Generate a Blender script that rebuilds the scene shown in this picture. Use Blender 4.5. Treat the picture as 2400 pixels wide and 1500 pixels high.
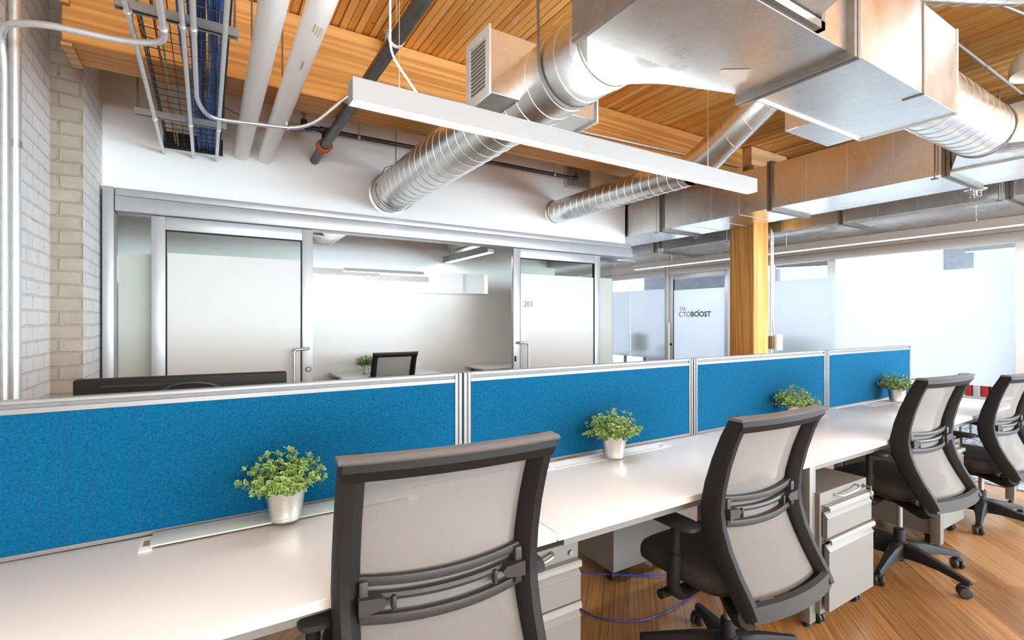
import bpy, bmesh, math, random
from mathutils import Vector, Matrix
PI = math.pi
random.seed(7)
for o in list(bpy.data.objects):
    bpy.data.objects.remove(o, do_unlink=True)
SC = bpy.context.scene
COL = SC.collection

# ------------------------------------------------------------------ camera, sky, lights, exposure
cam_d = bpy.data.cameras.new('camera')
cam = bpy.data.objects.new('camera', cam_d); COL.objects.link(cam)
cam.location = (0, 0, 1.35)
cam.rotation_euler = (PI/2, 0, -math.radians(31.7))
cam_d.sensor_width = 36.0
cam_d.lens = 36.0*1159/2400
cam_d.clip_start = 0.02
SC.camera = cam

w = bpy.data.worlds.new('sky'); SC.world = w; w.use_nodes = True
bg = w.node_tree.nodes['Background']
bg.inputs[0].default_value = (0.78, 0.88, 1.0, 1); bg.inputs[1].default_value = 1.0

def area(name, loc, target, sx, sy, power, col):
    d = bpy.data.lights.new(name, 'AREA'); d.shape = 'RECTANGLE'; d.size = sx; d.size_y = sy
    d.energy = power; d.color = col
    o = bpy.data.objects.new(name, d); COL.objects.link(o); o.location = loc
    o.rotation_euler = (Vector(target)-Vector(loc)).to_track_quat('-Z', 'Y').to_euler()
    return o
# broad daylight fill added unseen behind the camera; window light from the right rear
area('rear_daylight_fill', (1.5, -11.5, 1.9), (1.5, 4.0, 2.05), 20, 3.0, 3600, (0.725, 0.885, 1.0))
area('daylight_right_rear', (6.6, -2.4, 1.9), (1.0, 2.6, 1.2), 4.2, 2.6, 410, (0.725, 0.87, 1.0))
# unseen fill lights added behind and right of the camera, facing down and up
for k, (lx, ly, dn, up) in enumerate(((-.25, -1.0, 6, 80), (2.6, -1.9, 10, 12), (-.25, -3.2, 8, 24), (4.4, -3.2, 10, 12))):
    area('fill_downlight', (lx, ly, 2.12), (lx, ly+.001, 0), 2.0 if k % 2 else 1.0, .07, dn, (.78, .90, 1.0))
    area('fill_uplight', (lx, ly, 2.22), (lx, ly+.001, 3.3), 2.0 if k % 2 else 1.0, .07, up, (.78, .90, 1.0))
# daylight through the windows of the glazed rooms beyond the corridor
area('daylight_far_rooms', (10.2, 1.2, 1.75), (6.0, 1.6, 1.4), 3.6, 1.9, 32, (0.68, 0.77, 1.0))
area('daylight_far_rooms_north', (10.2, 6.4, 1.75), (6.0, 5.4, 1.3), 4.5, 1.9, 80, (0.68, 0.77, 1.0))
# upward fill added to brighten the neighbouring room behind the strip window
area('fill_far_storey', (1.6, 7.7, 1.2), (1.6, 7.701, 3.0), 4.0, 1.6, 95, (.86, .93, 1.0))

vs = SC.view_settings
vs.view_transform = 'Standard'; vs.look = 'None'; vs.exposure = 0.57; vs.gamma = 1.0
vs.use_curve_mapping = False
SC.cycles.use_denoising = True
SC.cycles.max_bounces = 8; SC.cycles.diffuse_bounces = 4; SC.cycles.glossy_bounces = 4
SC.cycles.transparent_max_bounces = 14; SC.cycles.transmission_bounces = 6
SC.cycles.sample_clamp_indirect = 6.0
SC.cycles.caustics_reflective = False; SC.cycles.caustics_refractive = False

# ------------------------------------------------------------------ materials
MATS = {}
class NT:
    def __init__(s, name):
        s.m = bpy.data.materials.new(name); s.m.use_nodes = True; s.t = s.m.node_tree
        s.b = s.t.nodes['Principled BSDF']; s.out = s.t.nodes['Material Output']; MATS[name] = s.m
    def n(s, typ, **kw):
        nd = s.t.nodes.new(typ)
        for k, v in kw.items():
            if k.startswith('i_'):
                key = k[2:]
                key = int(key) if key.isdigit() else key.replace('_', ' ')
                nd.inputs[key].default_value = v
            else: setattr(nd, k, v)
        return nd
    def l(s, a, b): s.t.links.new(a, b)
    def coords(s, scale=(1, 1, 1), rot=(0, 0, 0), kind='Object'):
        tc = s.n('ShaderNodeTexCoord'); mp = s.n('ShaderNodeMapping')
        mp.inputs['Scale'].default_value = scale; mp.inputs['Rotation'].default_value = rot
        s.l(tc.outputs[kind], mp.inputs[0]); return mp.outputs[0]
    def noise(s, vec, scale, detail=3, rough=.55):
        nd = s.n('ShaderNodeTexNoise'); nd.inputs['Scale'].default_value = scale
        nd.inputs['Detail'].default_value = detail; nd.inputs['Roughness'].default_value = rough
        if vec is not None: s.l(vec, nd.inputs['Vector'])
        return nd.outputs['Fac']
    def ramp(s, fac, stops):
        r = s.n('ShaderNodeValToRGB'); e = r.color_ramp.elements
        while len(e) < len(stops): e.new(0.5)
        for el, (p, c) in zip(e, stops):
            el.position = p; el.color = (*c, 1) if len(c) == 3 else c
        s.l(fac, r.inputs[0]); return r.outputs[0]
    def mix(s, fac, a, b, mode='MIX'):
        m = s.n('ShaderNodeMix', data_type='RGBA', blend_type=mode)
        for i, v in ((0, fac), (6, a), (7, b)):
            if hasattr(v, 'links'): s.l(v, m.inputs[i])
            else: m.inputs[i].default_value = v if i == 0 else ((*v, 1) if len(v) == 3 else v)
        return m.outputs[2]
    def math(s, op, a, b=None):
        m = s.n('ShaderNodeMath', operation=op)
        for i, v in ((0, a), (1, b)):
            if v is None: continue
            if hasattr(v, 'links'): s.l(v, m.inputs[i])
            else: m.inputs[i].default_value = v
        return m.outputs[0]
    def bump(s, h, strength=.3, dist=.01):
        b = s.n('ShaderNodeBump'); b.inputs['Strength'].default_value = strength; b.inputs['Distance'].default_value = dist
        s.l(h, b.inputs['Height']); s.l(b.outputs[0], s.b.inputs['Normal'])
    def set(s, col=None, rough=None, metal=None, spec=None):
        if col is not None:
            if hasattr(col, 'links'): s.l(col, s.b.inputs['Base Color'])
            else: s.b.inputs['Base Color'].default_value = (*col, 1)
        if rough is not None:
            if hasattr(rough, 'links'): s.l(rough, s.b.inputs['Roughness'])
            else: s.b.inputs['Roughness'].default_value = rough
        if metal is not None: s.b.inputs['Metallic'].default_value = metal
        if spec is not None: s.b.inputs['Specular IOR Level'].default_value = spec
        return s

def plain(name, col, rough=.5, metal=0., var=.06, scale=30, bump=0.):
    t = NT(name); v = t.coords()
    n = t.noise(v, scale, 3)
    c = t.ramp(n, [(.3, [x*(1-var) for x in col]), (.7, [min(1, x*(1+var)) for x in col])])
    t.set(c, rough, metal)
    if bump: t.bump(t.noise(v, scale*6, 2), bump, .002)
    return t.m
plain('wall_paint', (.88, .86, .83), .7, 0, .012, 3)
plain('white_paint', (.84, .83, .81), .45, 0, .01, 5)
plain('lamp_white', (.33, .32, .31), .4, 0, .01, 5)
plain('pipe_white', (.95, .945, .93), .5, 0, .02, 8)
plain('silver_frame', (.41, .40, .405), .38, .35, .02, 20)
plain('header_light', (.66, .63, .60), .5, .05, .02, 20)
plain('divider_silver', (.21, .205, .195), .35, .3, .02, 40)
plain('divider_groove', (.15, .14, .13), .5, .2, .05, 40)
plain('laminate', (.745, .735, .715), .32, 0, .01, 4)
plain('laminate_edge', (.66, .61, .54), .5, 0, .04, 60)
plain('cabinet_beige', (.175, .163, .145), .45, .1, .02, 90, .05)
plain('grille_white', (.56, .545, .52), .45, 0, .02, 20)
plain('cabinet_light', (.27, .255, .23), .4, .1, .02, 40)
plain('cabinet_dark', (.23, .21, .19), .5, .1, .03, 40)
plain('black_plastic', (.011, .0095, .0085), .6, 0, .1, 120, .04)
plain('dark_plastic', (.034, .030, .027), .42, 0, .06, 90)
plain('lit_top_cap', (.12, .108, .098), .5, 0, .04, 60)  # lighter than the frame: light from above is put into the colour
plain('seat_fabric', (.040, .035, .032), .85, 0, .25, 300, .3)
plain('seat_shell', (.05, .045, .042), .55, 0, .1, 60)
plain('rubber', (.02, .02, .021), .5, 0, .1, 60)
plain('caster_face', (.028, .027, .025), .4, 0, .05, 60)
plain('steel', (.62, .62, .61), .28, .9, .05, 40)
plain('conduit_metal', (.70, .70, .69), .38, .75, .05, 25)
plain('strut_metal', (.26, .25, .24), .42, .8, .06, 25)
plain('black_pipe', (.065, .06, .055), .36, .45, .25, 18)
plain('black_wire', (.02, .018, .017), .45, .2, .1, 60)
plain('coupling_red', (.52, .085, .03), .5, 0, .1, 40)
plain('brass', (.62, .33, .12), .4, .6, .1, 30)
plain('cable_blue', (.07, .18, .55), .45, 0, .12, 30)
plain('cable_navy', (.02, .035, .20), .4, 0, .1, 30)
plain('cable_orange', (.85, .19, .045), .45, 0, .05, 30)
plain('cable_green', (.16, .52, .22), .45, 0, .1, 30)
plain('flange_dark', (.24, .215, .19), .45, .6, .1, 30)
plain('monitor_black', (.009, .007, .006), .5, 0, .1, 60)
plain('soil', (.02, .013, .008), .9, 0, .3, 80)
plain('stem_green', (.06, .10, .03), .6, 0, .2, 60)
plain('leaf_inner', (.115, .235, .025), .42, 0, .35, 40)
plain('leaf_edge', (.50, .62, .23), .42, 0, .2, 40)
plain('letter_black', (.03, .03, .035), .5, 0, .02, 20)
plain('letter_grey', (.06, .065, .07), .5, 0, .02, 20)
plain('lid_glass', (.50, .545, .51), .14, 0, .02, 20)
plain('screen_dark', (.05, .07, .09), .2, 0, .05, 10)
plain('box_red', (.55, .03, .03), .5, 0, .05, 10)
plain('box_pale', (.70, .66, .64), .5, 0, .05, 10)
plain('box_navy', (.05, .065, .12), .5, 0, .05, 10)
plain('mark_yellow', (.62, .56, .28), .6, 0, .1, 60)
plain('cream_plastic', (.80, .76, .66), .4, 0, .02, 20)
plain('sticker', (.80, .77, .71), .6, 0, .06, 60)
plain('tape_silver', (.72, .58, .42), .35, .8, .08, 30)

for n_, s_ in (('black_plastic', .22), ('dark_plastic', .25), ('monitor_black', .2), ('seat_fabric', .15), ('rubber', .3), ('seat_shell', .25)):
    MATS[n_].node_tree.nodes['Principled BSDF'].inputs['Specular IOR Level'].default_value = s_

def galv(name, base, rough, spangle=.07):
    t = NT(name); v = t.coords()
    vo = t.n('ShaderNodeTexVoronoi'); vo.inputs['Scale'].default_value = 55; t.l(v, vo.inputs['Vector'])
    n = t.noise(v, 5, 4)
    sp = t.math('ADD', t.math('MULTIPLY', vo.outputs['Color'], .35), t.math('MULTIPLY', n, .75))
    c = t.ramp(sp, [(.25, [x*(1-spangle) for x in base]), (.8, [min(1, x*(1+spangle)) for x in base])])
    r = t.math('ADD', t.math('MULTIPLY', n, .16), rough-.08)
    t.set(c, r, 1.0)
    t.bump(t.noise(v, 3.2, 2), .12, .01)
galv('galvanized', (.77, .765, .745), .29)
galv('galvanized_dull', (.72, .70, .66), .42)
galv('bucket_metal', (.78, .77, .73), .34, .05)

t = NT('lamp_glow'); t.set((.9, .9, .88), .5)
t.b.inputs['Emission Color'].default_value = (.78, .90, 1.0, 1); t.b.inputs['Emission Strength'].default_value = 27.0
t = NT('lamp_glow_office'); t.set((.9, .9, .88), .5)
t.b.inputs['Emission Color'].default_value = (.90, .93, .95, 1); t.b.inputs['Emission Strength'].default_value = 16.0

t = NT('lamp_glow_corridor'); t.set((.9, .9, .88), .5)
t.b.inputs['Emission Color'].default_value = (.84, .92, .97, 1); t.b.inputs['Emission Strength'].default_value = 30.0
t = NT('added_uplight_glow'); t.set((.9, .9, .88), .5)  # glow of the uplight strip added to brighten the ceiling
t.b.inputs['Emission Color'].default_value = (.84, .92, .97, 1); t.b.inputs['Emission Strength'].default_value = 30.0

def wood(name, dark, mid, light, grain, rough=.55, flecks=0., boards=None, ring=.07):
    """grain = mapping scale (low value along the fibre)"""
    t = NT(name); v = t.coords(grain)
    n = t.noise(v, 1.0, 6, .62)
    v2 = t.coords((grain[0]*ring, grain[1]*ring, grain[2]*ring))
    lo = t.noise(v2, 1.0, 2, .45)
    rg = t.math('MULTIPLY', t.math('ADD', t.math('SINE', t.math('MULTIPLY', lo, 75.)), 1.0), .5)
    f = t.math('ADD', t.math('MULTIPLY', n, .66), t.math('MULTIPLY', rg, .30))
    if boards:
        pv = t.coords((1, 1, 1)); sx = t.n('ShaderNodeSeparateXYZ'); t.l(pv, sx.inputs[0])
        fl = t.math('FLOOR', t.math('DIVIDE', sx.outputs[0], boards))
        wn = t.n('ShaderNodeTexWhiteNoise', noise_dimensions='1D'); t.l(fl, wn.inputs['W'])
        f = t.math('ADD', t.math('MULTIPLY', t.math('ADD', t.math('MULTIPLY', n, .85), t.math('MULTIPLY', rg, .12)), .58), t.math('MULTIPLY', wn.outputs['Value'], .42))
    c = t.ramp(f, [(.22, dark), (.48, mid), (.76, light)])
    if flecks:
        fv = t.coords((22, 4.5, 22)); fn = t.noise(fv, 1.0, 5, .7)
        m = t.ramp(fn, [(1-flecks-.02, (0, 0, 0)), (1-flecks+.02, (1, 1, 1))])
        c = t.mix(m, c, (.85, .80, .70))
        dv = t.coords((40, 7, 40)); dn = t.noise(dv, 1.0, 4, .7)
        m2 = t.ramp(dn, [(.28, (1, 1, 1)), (.32, (0, 0, 0))])
        c = t.mix(m2, c, (.05, .03, .015))
    t.set(c, rough); t.bump(f, .25, .004)
wood('ceiling_boards', (.68, .27, .045), (.95, .455, .105), (1.0, .64, .23), (40, 2.2, 40), .55, .355, .05)
wood('beam_wood', (.43, .165, .028), (.60, .255, .052), (.76, .38, .10), (1.6, 70, 70), .6, 0, None, .06)
wood('column_wood', (.46, .185, .032), (.70, .315, .066), (.82, .44, .13), (50, 50, 1.6), .55, 0, None, .09)
wood('new_wood', (.50, .26, .10), (.66, .38, .17), (.76, .48, .25), (1.4, 22, 22), .6)

# oak strip floor, boards laid on the diagonal
t = NT('floor_oak')
v = t.coords((1, 1, 1), (0, 0, math.radians(-45)))
br = t.n('ShaderNodeTexBrick'); t.l(v, br.inputs['Vector'])
br.inputs['Scale'].default_value = 1.0; br.inputs['Brick Width'].default_value = 1.15; br.inputs['Row Height'].default_value = .125
br.inputs['Mortar Size'].default_value = .0011; br.inputs['Color1'].default_value = (0, 0, 0, 1); br.inputs['Color2'].default_value = (1, 1, 1, 1)
br.inputs['Mortar'].default_value = (.5, .5, .5, 1); br.offset = .37
vg = t.n('ShaderNodeMapping'); vg.inputs['Scale'].default_value = (1.8, 95, 1); t.l(v, vg.inputs[0])
g = t.noise(vg.outputs[0], 1.0, 6, .65)
f = t.math('ADD', t.math('MULTIPLY', g, .80), t.math('MULTIPLY', br.outputs['Color'], .20))
c = t.ramp(f, [(.28, (.13, .056, .016)), (.5, (.33, .155, .05)), (.72, (.50, .275, .105))])
c = t.mix(br.outputs['Fac'], c, (.12, .06, .025))
t.set(c, t.math('ADD', t.math('MULTIPLY', g, .15), .24)); t.bump(g, .08, .002)

# painted brick
def brick(name, c1, c2, mort, dirt, rotz=0., axis='x', amount=.42):
    t = NT(name)
    tc = t.n('ShaderNodeTexCoord'); sx = t.n('ShaderNodeSeparateXYZ'); t.l(tc.outputs['Object'], sx.inputs[0])
    cb = t.n('ShaderNodeCombineXYZ'); t.l(sx.outputs[0 if axis == 'x' else 1], cb.inputs[0]); t.l(sx.outputs[2], cb.inputs[1])
    nz = t.noise(tc.outputs['Object'], 9, 4)
    wob = t.n('ShaderNodeVectorMath', operation='ADD'); sc = t.n('ShaderNodeVectorMath', operation='SCALE'); sc.inputs['Scale'].default_value = .022
    nv = t.n('ShaderNodeTexNoise'); nv.inputs['Scale'].default_value = 7; t.l(tc.outputs['Object'], nv.inputs['Vector'])
    t.l(nv.outputs['Color'], sc.inputs[0]); t.l(cb.outputs[0], wob.inputs[0]); t.l(sc.outputs[0], wob.inputs[1])
    b = t.n('ShaderNodeTexBrick'); t.l(wob.outputs[0], b.inputs['Vector'])
    b.inputs['Scale'].default_value = 1; b.inputs['Brick Width'].default_value = .215; b.inputs['Row Height'].default_value = .083
    b.inputs['Mortar Size'].default_value = .0075; b.inputs['Mortar Smooth'].default_value = .6; b.inputs['Bias'].default_value = 0
    b.inputs['Color1'].default_value = (*c1, 1); b.inputs['Color2'].default_value = (*c2, 1); b.inputs['Mortar'].default_value = (*mort, 1)
    n1 = t.noise(tc.outputs['Object'], 3.2, 5, .65)
    c = t.mix(t.ramp(n1, [(amount, (0, 0, 0)), (amount+.3, (1, 1, 1))]), b.outputs['Color'], dirt)
    # chipped paint along the joints
    n2 = t.noise(tc.outputs['Object'], 34, 5, .75)
    chip = t.math('MULTIPLY', t.ramp(n2, [(.575, (0, 0, 0)), (.66, (1, 1, 1))]), t.math('ADD', t.math('MULTIPLY', b.outputs['Fac'], .9), .05))
    c = t.mix(chip, c, (.20, .14, .095))
    t.set(c, .75)
    h = t.math('SUBTRACT', t.math('MULTIPLY', n2, .35), t.math('MULTIPLY', b.outputs['Fac'], .8))
    t.bump(t.math('ADD', h, t.math('MULTIPLY', nz, 1.1)), .7, .012)
brick('brick_white', (.84, .81, .785), (.80, .77, .74), (.76, .72, .68), (.76, .70, .635), axis='y', amount=.55)
brick('brick_shaded', (.405, .345, .27), (.37, .31, .24), (.34, .28, .21), (.31, .255, .19), axis='x', amount=.35)  # pier front: its shade is put into the darker brick colour
brick('brick_grey', (.42, .44, .50), (.36, .38, .44), (.50, .52, .56), (.40, .42, .47), axis='y', amount=.5)

# blue woven screen fabric
t = NT('fabric_blue'); v = t.coords((1, 1, 1))
big = t.noise(v, 130, 4, .7)
ck = t.n('ShaderNodeTexWave', wave_type='BANDS', bands_direction='X'); t.l(v, ck.inputs['Vector']); ck.inputs['Scale'].default_value = 110
ck.inputs['Distortion'].default_value = 1.2; ck.inputs['Detail'].default_value = 1
ck2 = t.n('ShaderNodeTexWave', wave_type='BANDS', bands_direction='Z'); t.l(v, ck2.inputs['Vector']); ck2.inputs['Scale'].default_value = 95
ck2.inputs['Distortion'].default_value = 1.2; ck2.inputs['Detail'].default_value = 1
n = t.noise(v, 220, 2)
f = t.math('ADD', t.math('MULTIPLY', ck.outputs['Fac'], t.math('MULTIPLY', ck2.outputs['Fac'], .34)), t.math('ADD', t.math('MULTIPLY', n, .12), t.math('MULTIPLY', big, .48)))
c = t.ramp(f, [(.18, (.0, .026, .072)), (.42, (.0, .076, .165)), (.72, (.014, .185, .31))])
t.set(c, .9, None, .12); t.bump(f, .35, .002)

# chair mesh: woven net, slightly see-through
t = NT('chair_mesh'); v = t.coords((1, 1, 1))
a = t.n('ShaderNodeTexWave', bands_direction='X'); t.l(v, a.inputs['Vector']); a.inputs['Scale'].default_value = 120
b2 = t.n('ShaderNodeTexWave', bands_direction='Z'); t.l(v, b2.inputs['Vector']); b2.inputs['Scale'].default_value = 120
f = t.math('MULTIPLY', a.outputs['Fac'], b2.outputs['Fac'])
n = t.noise(v, 240, 3)
c = t.ramp(t.math('ADD', t.math('MULTIPLY', f, .78), t.math('MULTIPLY', n, .2)), [(.1, (.165, .15, .136)), (.7, (.325, .30, .272))])
t.set(c, .8)
tr = t.n('ShaderNodeBsdfTransparent'); mx = t.n('ShaderNodeMixShader'); mx.inputs[0].default_value = .14
tl = t.n('ShaderNodeBsdfTranslucent'); tl.inputs[0].default_value = (.38, .35, .315, 1); m0 = t.n('ShaderNodeMixShader'); m0.inputs[0].default_value = .22
t.l(t.b.outputs[0], m0.inputs[1]); t.l(tl.outputs[0], m0.inputs[2])
t.l(m0.outputs[0], mx.inputs[1]); t.l(tr.outputs[0], mx.inputs[2]); t.l(mx.outputs[0], t.out.inputs[0])

def glassy(name, tint, refl):
    t = NT(name)
    tr = t.n('ShaderNodeBsdfTransparent'); tr.inputs[0].default_value = (*tint, 1)
    gl = t.n('ShaderNodeBsdfGlossy'); gl.inputs['Roughness'].default_value = .02; gl.inputs[0].default_value = (.9, .95, .95, 1)
    fr = t.n('ShaderNodeFresnel'); fr.inputs[0].default_value = 1.45
    mx = t.n('ShaderNodeMixShader'); t.l(t.math('MULTIPLY', fr.outputs[0], refl), mx.inputs[0])
    t.l(tr.outputs[0], mx.inputs[1]); t.l(gl.outputs[0], mx.inputs[2]); t.l(mx.outputs[0], t.out.inputs[0])
glassy('glass_clear', (.95, .965, .955), .06)
def film(name, col, trans, see):
    t = NT(name); t.set(col, .35)
    tl = t.n('ShaderNodeBsdfTranslucent'); tl.inputs[0].default_value = (*[min(1, x*1.04) for x in col], 1)
    m = t.n('ShaderNodeMixShader'); m.inputs[0].default_value = trans
    t.l(t.b.outputs[0], m.inputs[1]); t.l(tl.outputs[0], m.inputs[2])
    tr = t.n('ShaderNodeBsdfTransparent'); m2 = t.n('ShaderNodeMixShader'); m2.inputs[0].default_value = see
    t.l(m.outputs[0], m2.inputs[1]); t.l(tr.outputs[0], m2.inputs[2]); t.l(m2.outputs[0], t.out.inputs[0])
film('frosted_film', (.80, .765, .715), .38, .05)
film('frosted_film_cool', (.86, .89, .93), .60, .22)

t = NT('carpet_pattern'); v = t.coords((1, 1, 1))
vo = t.n('ShaderNodeTexVoronoi', feature='DISTANCE_TO_EDGE'); vo.inputs['Scale'].default_value = 16; t.l(v, vo.inputs['Vector'])
c = t.ramp(vo.outputs['Distance'], [(.05, (.10, .10, .12)), (.16, (.42, .41, .42))]); t.set(c, .95)
t.bump(t.noise(v, 400, 2), .4, .003)
plain('ceiling_white', (.80, .80, .81), .7, 0, .03, 6)

# ------------------------------------------------------------------ mesh building
class MB:
    def __init__(s): s.bm = bmesh.new(); s.mi = 0
    def _mark(s, faces):
        for f in faces: f.material_index = s.mi
    def box(s, x0, x1, y0, y1, z0, z1, bev=0., seg=2, mat=None):
        bm = s.bm
        if x1 < x0: x0, x1 = x1, x0
        if y1 < y0: y0, y1 = y1, y0
        if z1 < z0: z0, z1 = z1, z0
        vs = [bm.verts.new(p) for p in ((x0,y0,z0),(x1,y0,z0),(x1,y1,z0),(x0,y1,z0),(x0,y0,z1),(x1,y0,z1),(x1,y1,z1),(x0,y1,z1))]
        fs = [bm.faces.new([vs[i] for i in q]) for q in ((3,2,1,0),(4,5,6,7),(0,1,5,4),(1,2,6,5),(2,3,7,6),(3,0,4,7))]
        if mat is not None: bmesh.ops.transform(bm, matrix=mat, verts=vs)
        s._mark(fs)
        if bev:
            es = list({e for f in fs for e in f.edges})
            r = bmesh.ops.bevel(bm, geom=es, offset=bev, segments=seg, affect='EDGES', profile=.5)
            s._mark(r['faces'])
        return s
    def grid(s, rows, close_u=False, close_v=False, cap=False):
        """rows: list of lists of points"""
        bm = s.bm; V = [[bm.verts.new(p) for p in r] for r in rows]; fs = []
        nr, nc = len(V), len(V[0])
        for i in range(nr if close_v else nr-1):
            for j in range(nc if close_u else nc-1):
                a, b, c, d = V[i][j], V[i][(j+1) % nc], V[(i+1) % nr][(j+1) % nc], V[(i+1) % nr][j]
                try: fs.append(bm.faces.new((a, b, c, d)))
                except ValueError: pass
        if cap and close_u:
            fs.append(bm.faces.new(V[0][::-1])); fs.append(bm.faces.new(V[-1]))
        s._mark(fs); return s
    def tube(s, pts, r, n=10, cap=True, bend=0., bseg=5):
        """round bar along a polyline; corners rounded with radius bend; r may be a list"""
        P = [Vector(p) for p in pts]
        if bend and len(P) > 2:
            Q = [P[0]]
            for i in range(1, len(P)-1):
                a = (P[i-1]-P[i]); b = (P[i+1]-P[i]); d = min(bend, a.length*.49, b.length*.49)
                A = P[i]+a.normalized()*d; B = P[i]+b.normalized()*d
                for k in range(bseg+1):
                    q = k/bseg; Q.append(A*(1-q)**2+P[i]*2*q*(1-q)+B*q*q)
            Q.append(P[-1]); P = Q
        R = r if isinstance(r, (list, tuple)) else [r]*len(P)
        if len(R) != len(P): R = [R[0]+(R[-1]-R[0])*i/(len(P)-1) for i in range(len(P))]
        T = []
        for i in range(len(P)):
            d = (P[min(i+1, len(P)-1)]-P[max(i-1, 0)]).normalized(); T.append(d)
        up = Vector((0, 0, 1)) if abs(T[0].z) < .9 else Vector((1, 0, 0))
        u = T[0].cross(up).normalized(); rows = []
        for i, p in enumerate(P):
            u = (u-T[i]*u.dot(T[i])).normalized(); v = T[i].cross(u)
            rows.append([p+(u*math.cos(2*PI*k/n)+v*math.sin(2*PI*k/n))*R[i] for k in range(n)])
        return s.grid(rows, close_u=True, cap=cap)
    def cyl(s, a, b, r, n=16, cap=True): return s.tube([a, b], r, n, cap)
    def lathe(s, prof, c, axis='z', n=24, cap=False):
        """prof: list of (radius, height) around an axis through c"""
        c = Vector(c); rows = []
        for r, h in prof:
            row = []
            for k in range(n):
                q = 2*PI*k/n; x, y = r*math.cos(q), r*math.sin(q)
                row.append(c+(Vector((x, y, h)) if axis == 'z' else Vector((h, x, y)) if axis == 'x' else Vector((y, h, x))))
            rows.append(row)
        return s.grid(rows, close_u=True, cap=cap)
    def prism(s, poly, axis, a, b):
        """poly of 2-D points swept along an axis from a to b"""
        def P(p, t):
            return (t, p[0], p[1]) if axis == 'x' else (p[0], t, p[1]) if axis == 'y' else (p[0], p[1], t)
        return s.grid([[P(p, a) for p in poly], [P(p, b) for p in poly]], close_u=True, cap=True)
    def quad(s, *pts):
        f = s.bm.faces.new([s.bm.verts.new(p) for p in pts]); s._mark([f]); return s
    def spiral(s, p0, p1, r, pitch=.11, n=40, ridge=.0026):
        """spiral-seamed round duct"""
        p0, p1 = Vector(p0), Vector(p1); d = p1-p0; L = d.length; d.normalize()
        up = Vector((0, 0, 1)) if abs(d.z) < .9 else Vector((1, 0, 0)); u = d.cross(up).normalized(); v = u.cross(d)
        offs = [(0, 0), (.025*pitch, 0), (.5*pitch, 0), (.905*pitch, 0), (.93*pitch, 0), (.942*pitch, ridge), (.972*pitch, ridge), (pitch*.984, 0)]
        N = int(L/pitch)+3; rows = []
        for k in range(-1, N):
            for o, dr in offs:
                row = []
                for j in range(n+1):
                    q = 2*PI*j/n; t = min(max(k*pitch+o+pitch*j/n, 0), L)
                    row.append(p0+d*t+(u*math.cos(q)+v*math.sin(q))*(r+dr))
                if any(0 < (a-p0).dot(d) < L for a in row) or not rows or True: rows.append(row)
        s.grid(rows); return s
    def done(s, name, mats, parent=None, smooth=40, kind=None):
        bm = s.bm
        bmesh.ops.remove_doubles(bm, verts=bm.verts, dist=1e-6)
        bmesh.ops.dissolve_degenerate(bm, dist=1e-7, edges=bm.edges)
        bmesh.ops.recalc_face_normals(bm, faces=bm.faces)
        me = bpy.data.meshes.new(name); bm.to_mesh(me); bm.free()
        for m in (mats if isinstance(mats, (list, tuple)) else [mats]): me.materials.append(MATS[m])
        if smooth:
            me.polygons.foreach_set('use_smooth', [True]*len(me.polygons))
            me.set_sharp_from_angle(angle=math.radians(smooth))
        o = bpy.data.objects.new(name, me); COL.objects.link(o)
        if parent is not None: adopt(o, parent)
        if kind: o['kind'] = kind
        return o

def wm(o):
    M = o.matrix_basis.copy()
    p = o.parent
    while p is not None:
        M = p.matrix_basis @ M; p = p.parent
    return M
def adopt(o, parent):
    """parent keeping local coordinates equal to the parent's own frame when the parent sits at a base point:
    the mesh was modelled in world space, so shift its vertices into the parent's frame"""
    o.parent = parent
    inv = wm(parent).inverted()
    if o.type == 'MESH' and not parent.get('_local'):
        o.data.transform(inv)
def rebase(o):
    """put a single-mesh thing's origin at the middle of its base"""
    vs = o.data.vertices
    xs = [v.co.x for v in vs]; ys = [v.co.y for v in vs]; zs = [v.co.z for v in vs]
    c = Vector(((min(xs)+max(xs))/2, (min(ys)+max(ys))/2, min(zs)))
    o.data.transform(Matrix.Translation(-c)); o.location = c
    return o
def tag(o, label, cat, group=None, kind=None):
    o['label'] = label; o['category'] = cat
    if group: o['group'] = group
    if kind: o['kind'] = kind
    return o
def thing(name, label, cat, loc=(0, 0, 0), group=None, local=False, rz=0.):
    o = bpy.data.objects.new(name, None); COL.objects.link(o); o.location = loc; o.rotation_euler = (0, 0, rz)
    o.empty_display_size = .05
    if local: o['_local'] = 1
    return tag(o, label, cat, group)
def solo(mb, name, mats, label, cat, group=None, smooth=40):
    return tag(rebase(mb.done(name, mats, None, smooth)), label, cat, group)
def structure(mb, name, mats, smooth=40):
    return mb.done(name, mats, None, smooth, kind='structure')
def copy_tree(root, loc, rz, label, group=None):
    r = root.copy(); COL.objects.link(r); r.location = loc; r.rotation_euler = (0, 0, rz); r['label'] = label
    if group: r['group'] = group
    for ch in list(root.children):
        c = ch.copy(); COL.objects.link(c); c.parent = r
        for g in list(ch.children):
            d = g.copy(); COL.objects.link(d); d.parent = c
    return r
def text(body, size, M, mat, name, parent, offset=0.):
    cu = bpy.data.curves.new(name, 'FONT'); cu.body = body; cu.size = size; cu.extrude = .0006; cu.offset = offset
    cu.align_x = 'LEFT'
    tmp = bpy.data.objects.new('tmp', cu); COL.objects.link(tmp)
    dg = bpy.context.evaluated_depsgraph_get(); dg.update()
    me = bpy.data.meshes.new_from_object(tmp.evaluated_get(dg)); bpy.data.objects.remove(tmp, do_unlink=True)
    me.transform(M); me.name = name; me.materials.clear(); me.materials.append(MATS[mat])
    o = bpy.data.objects.new(name, me); COL.objects.link(o); adopt(o, parent); return o

# ================================================================== THE SETTING
YW, ZC = 4.64, 3.30
m = MB(); m.box(-.85, 11, -12, 10, -.1, 0); structure(m, 'floor', 'floor_oak', 0)
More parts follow.
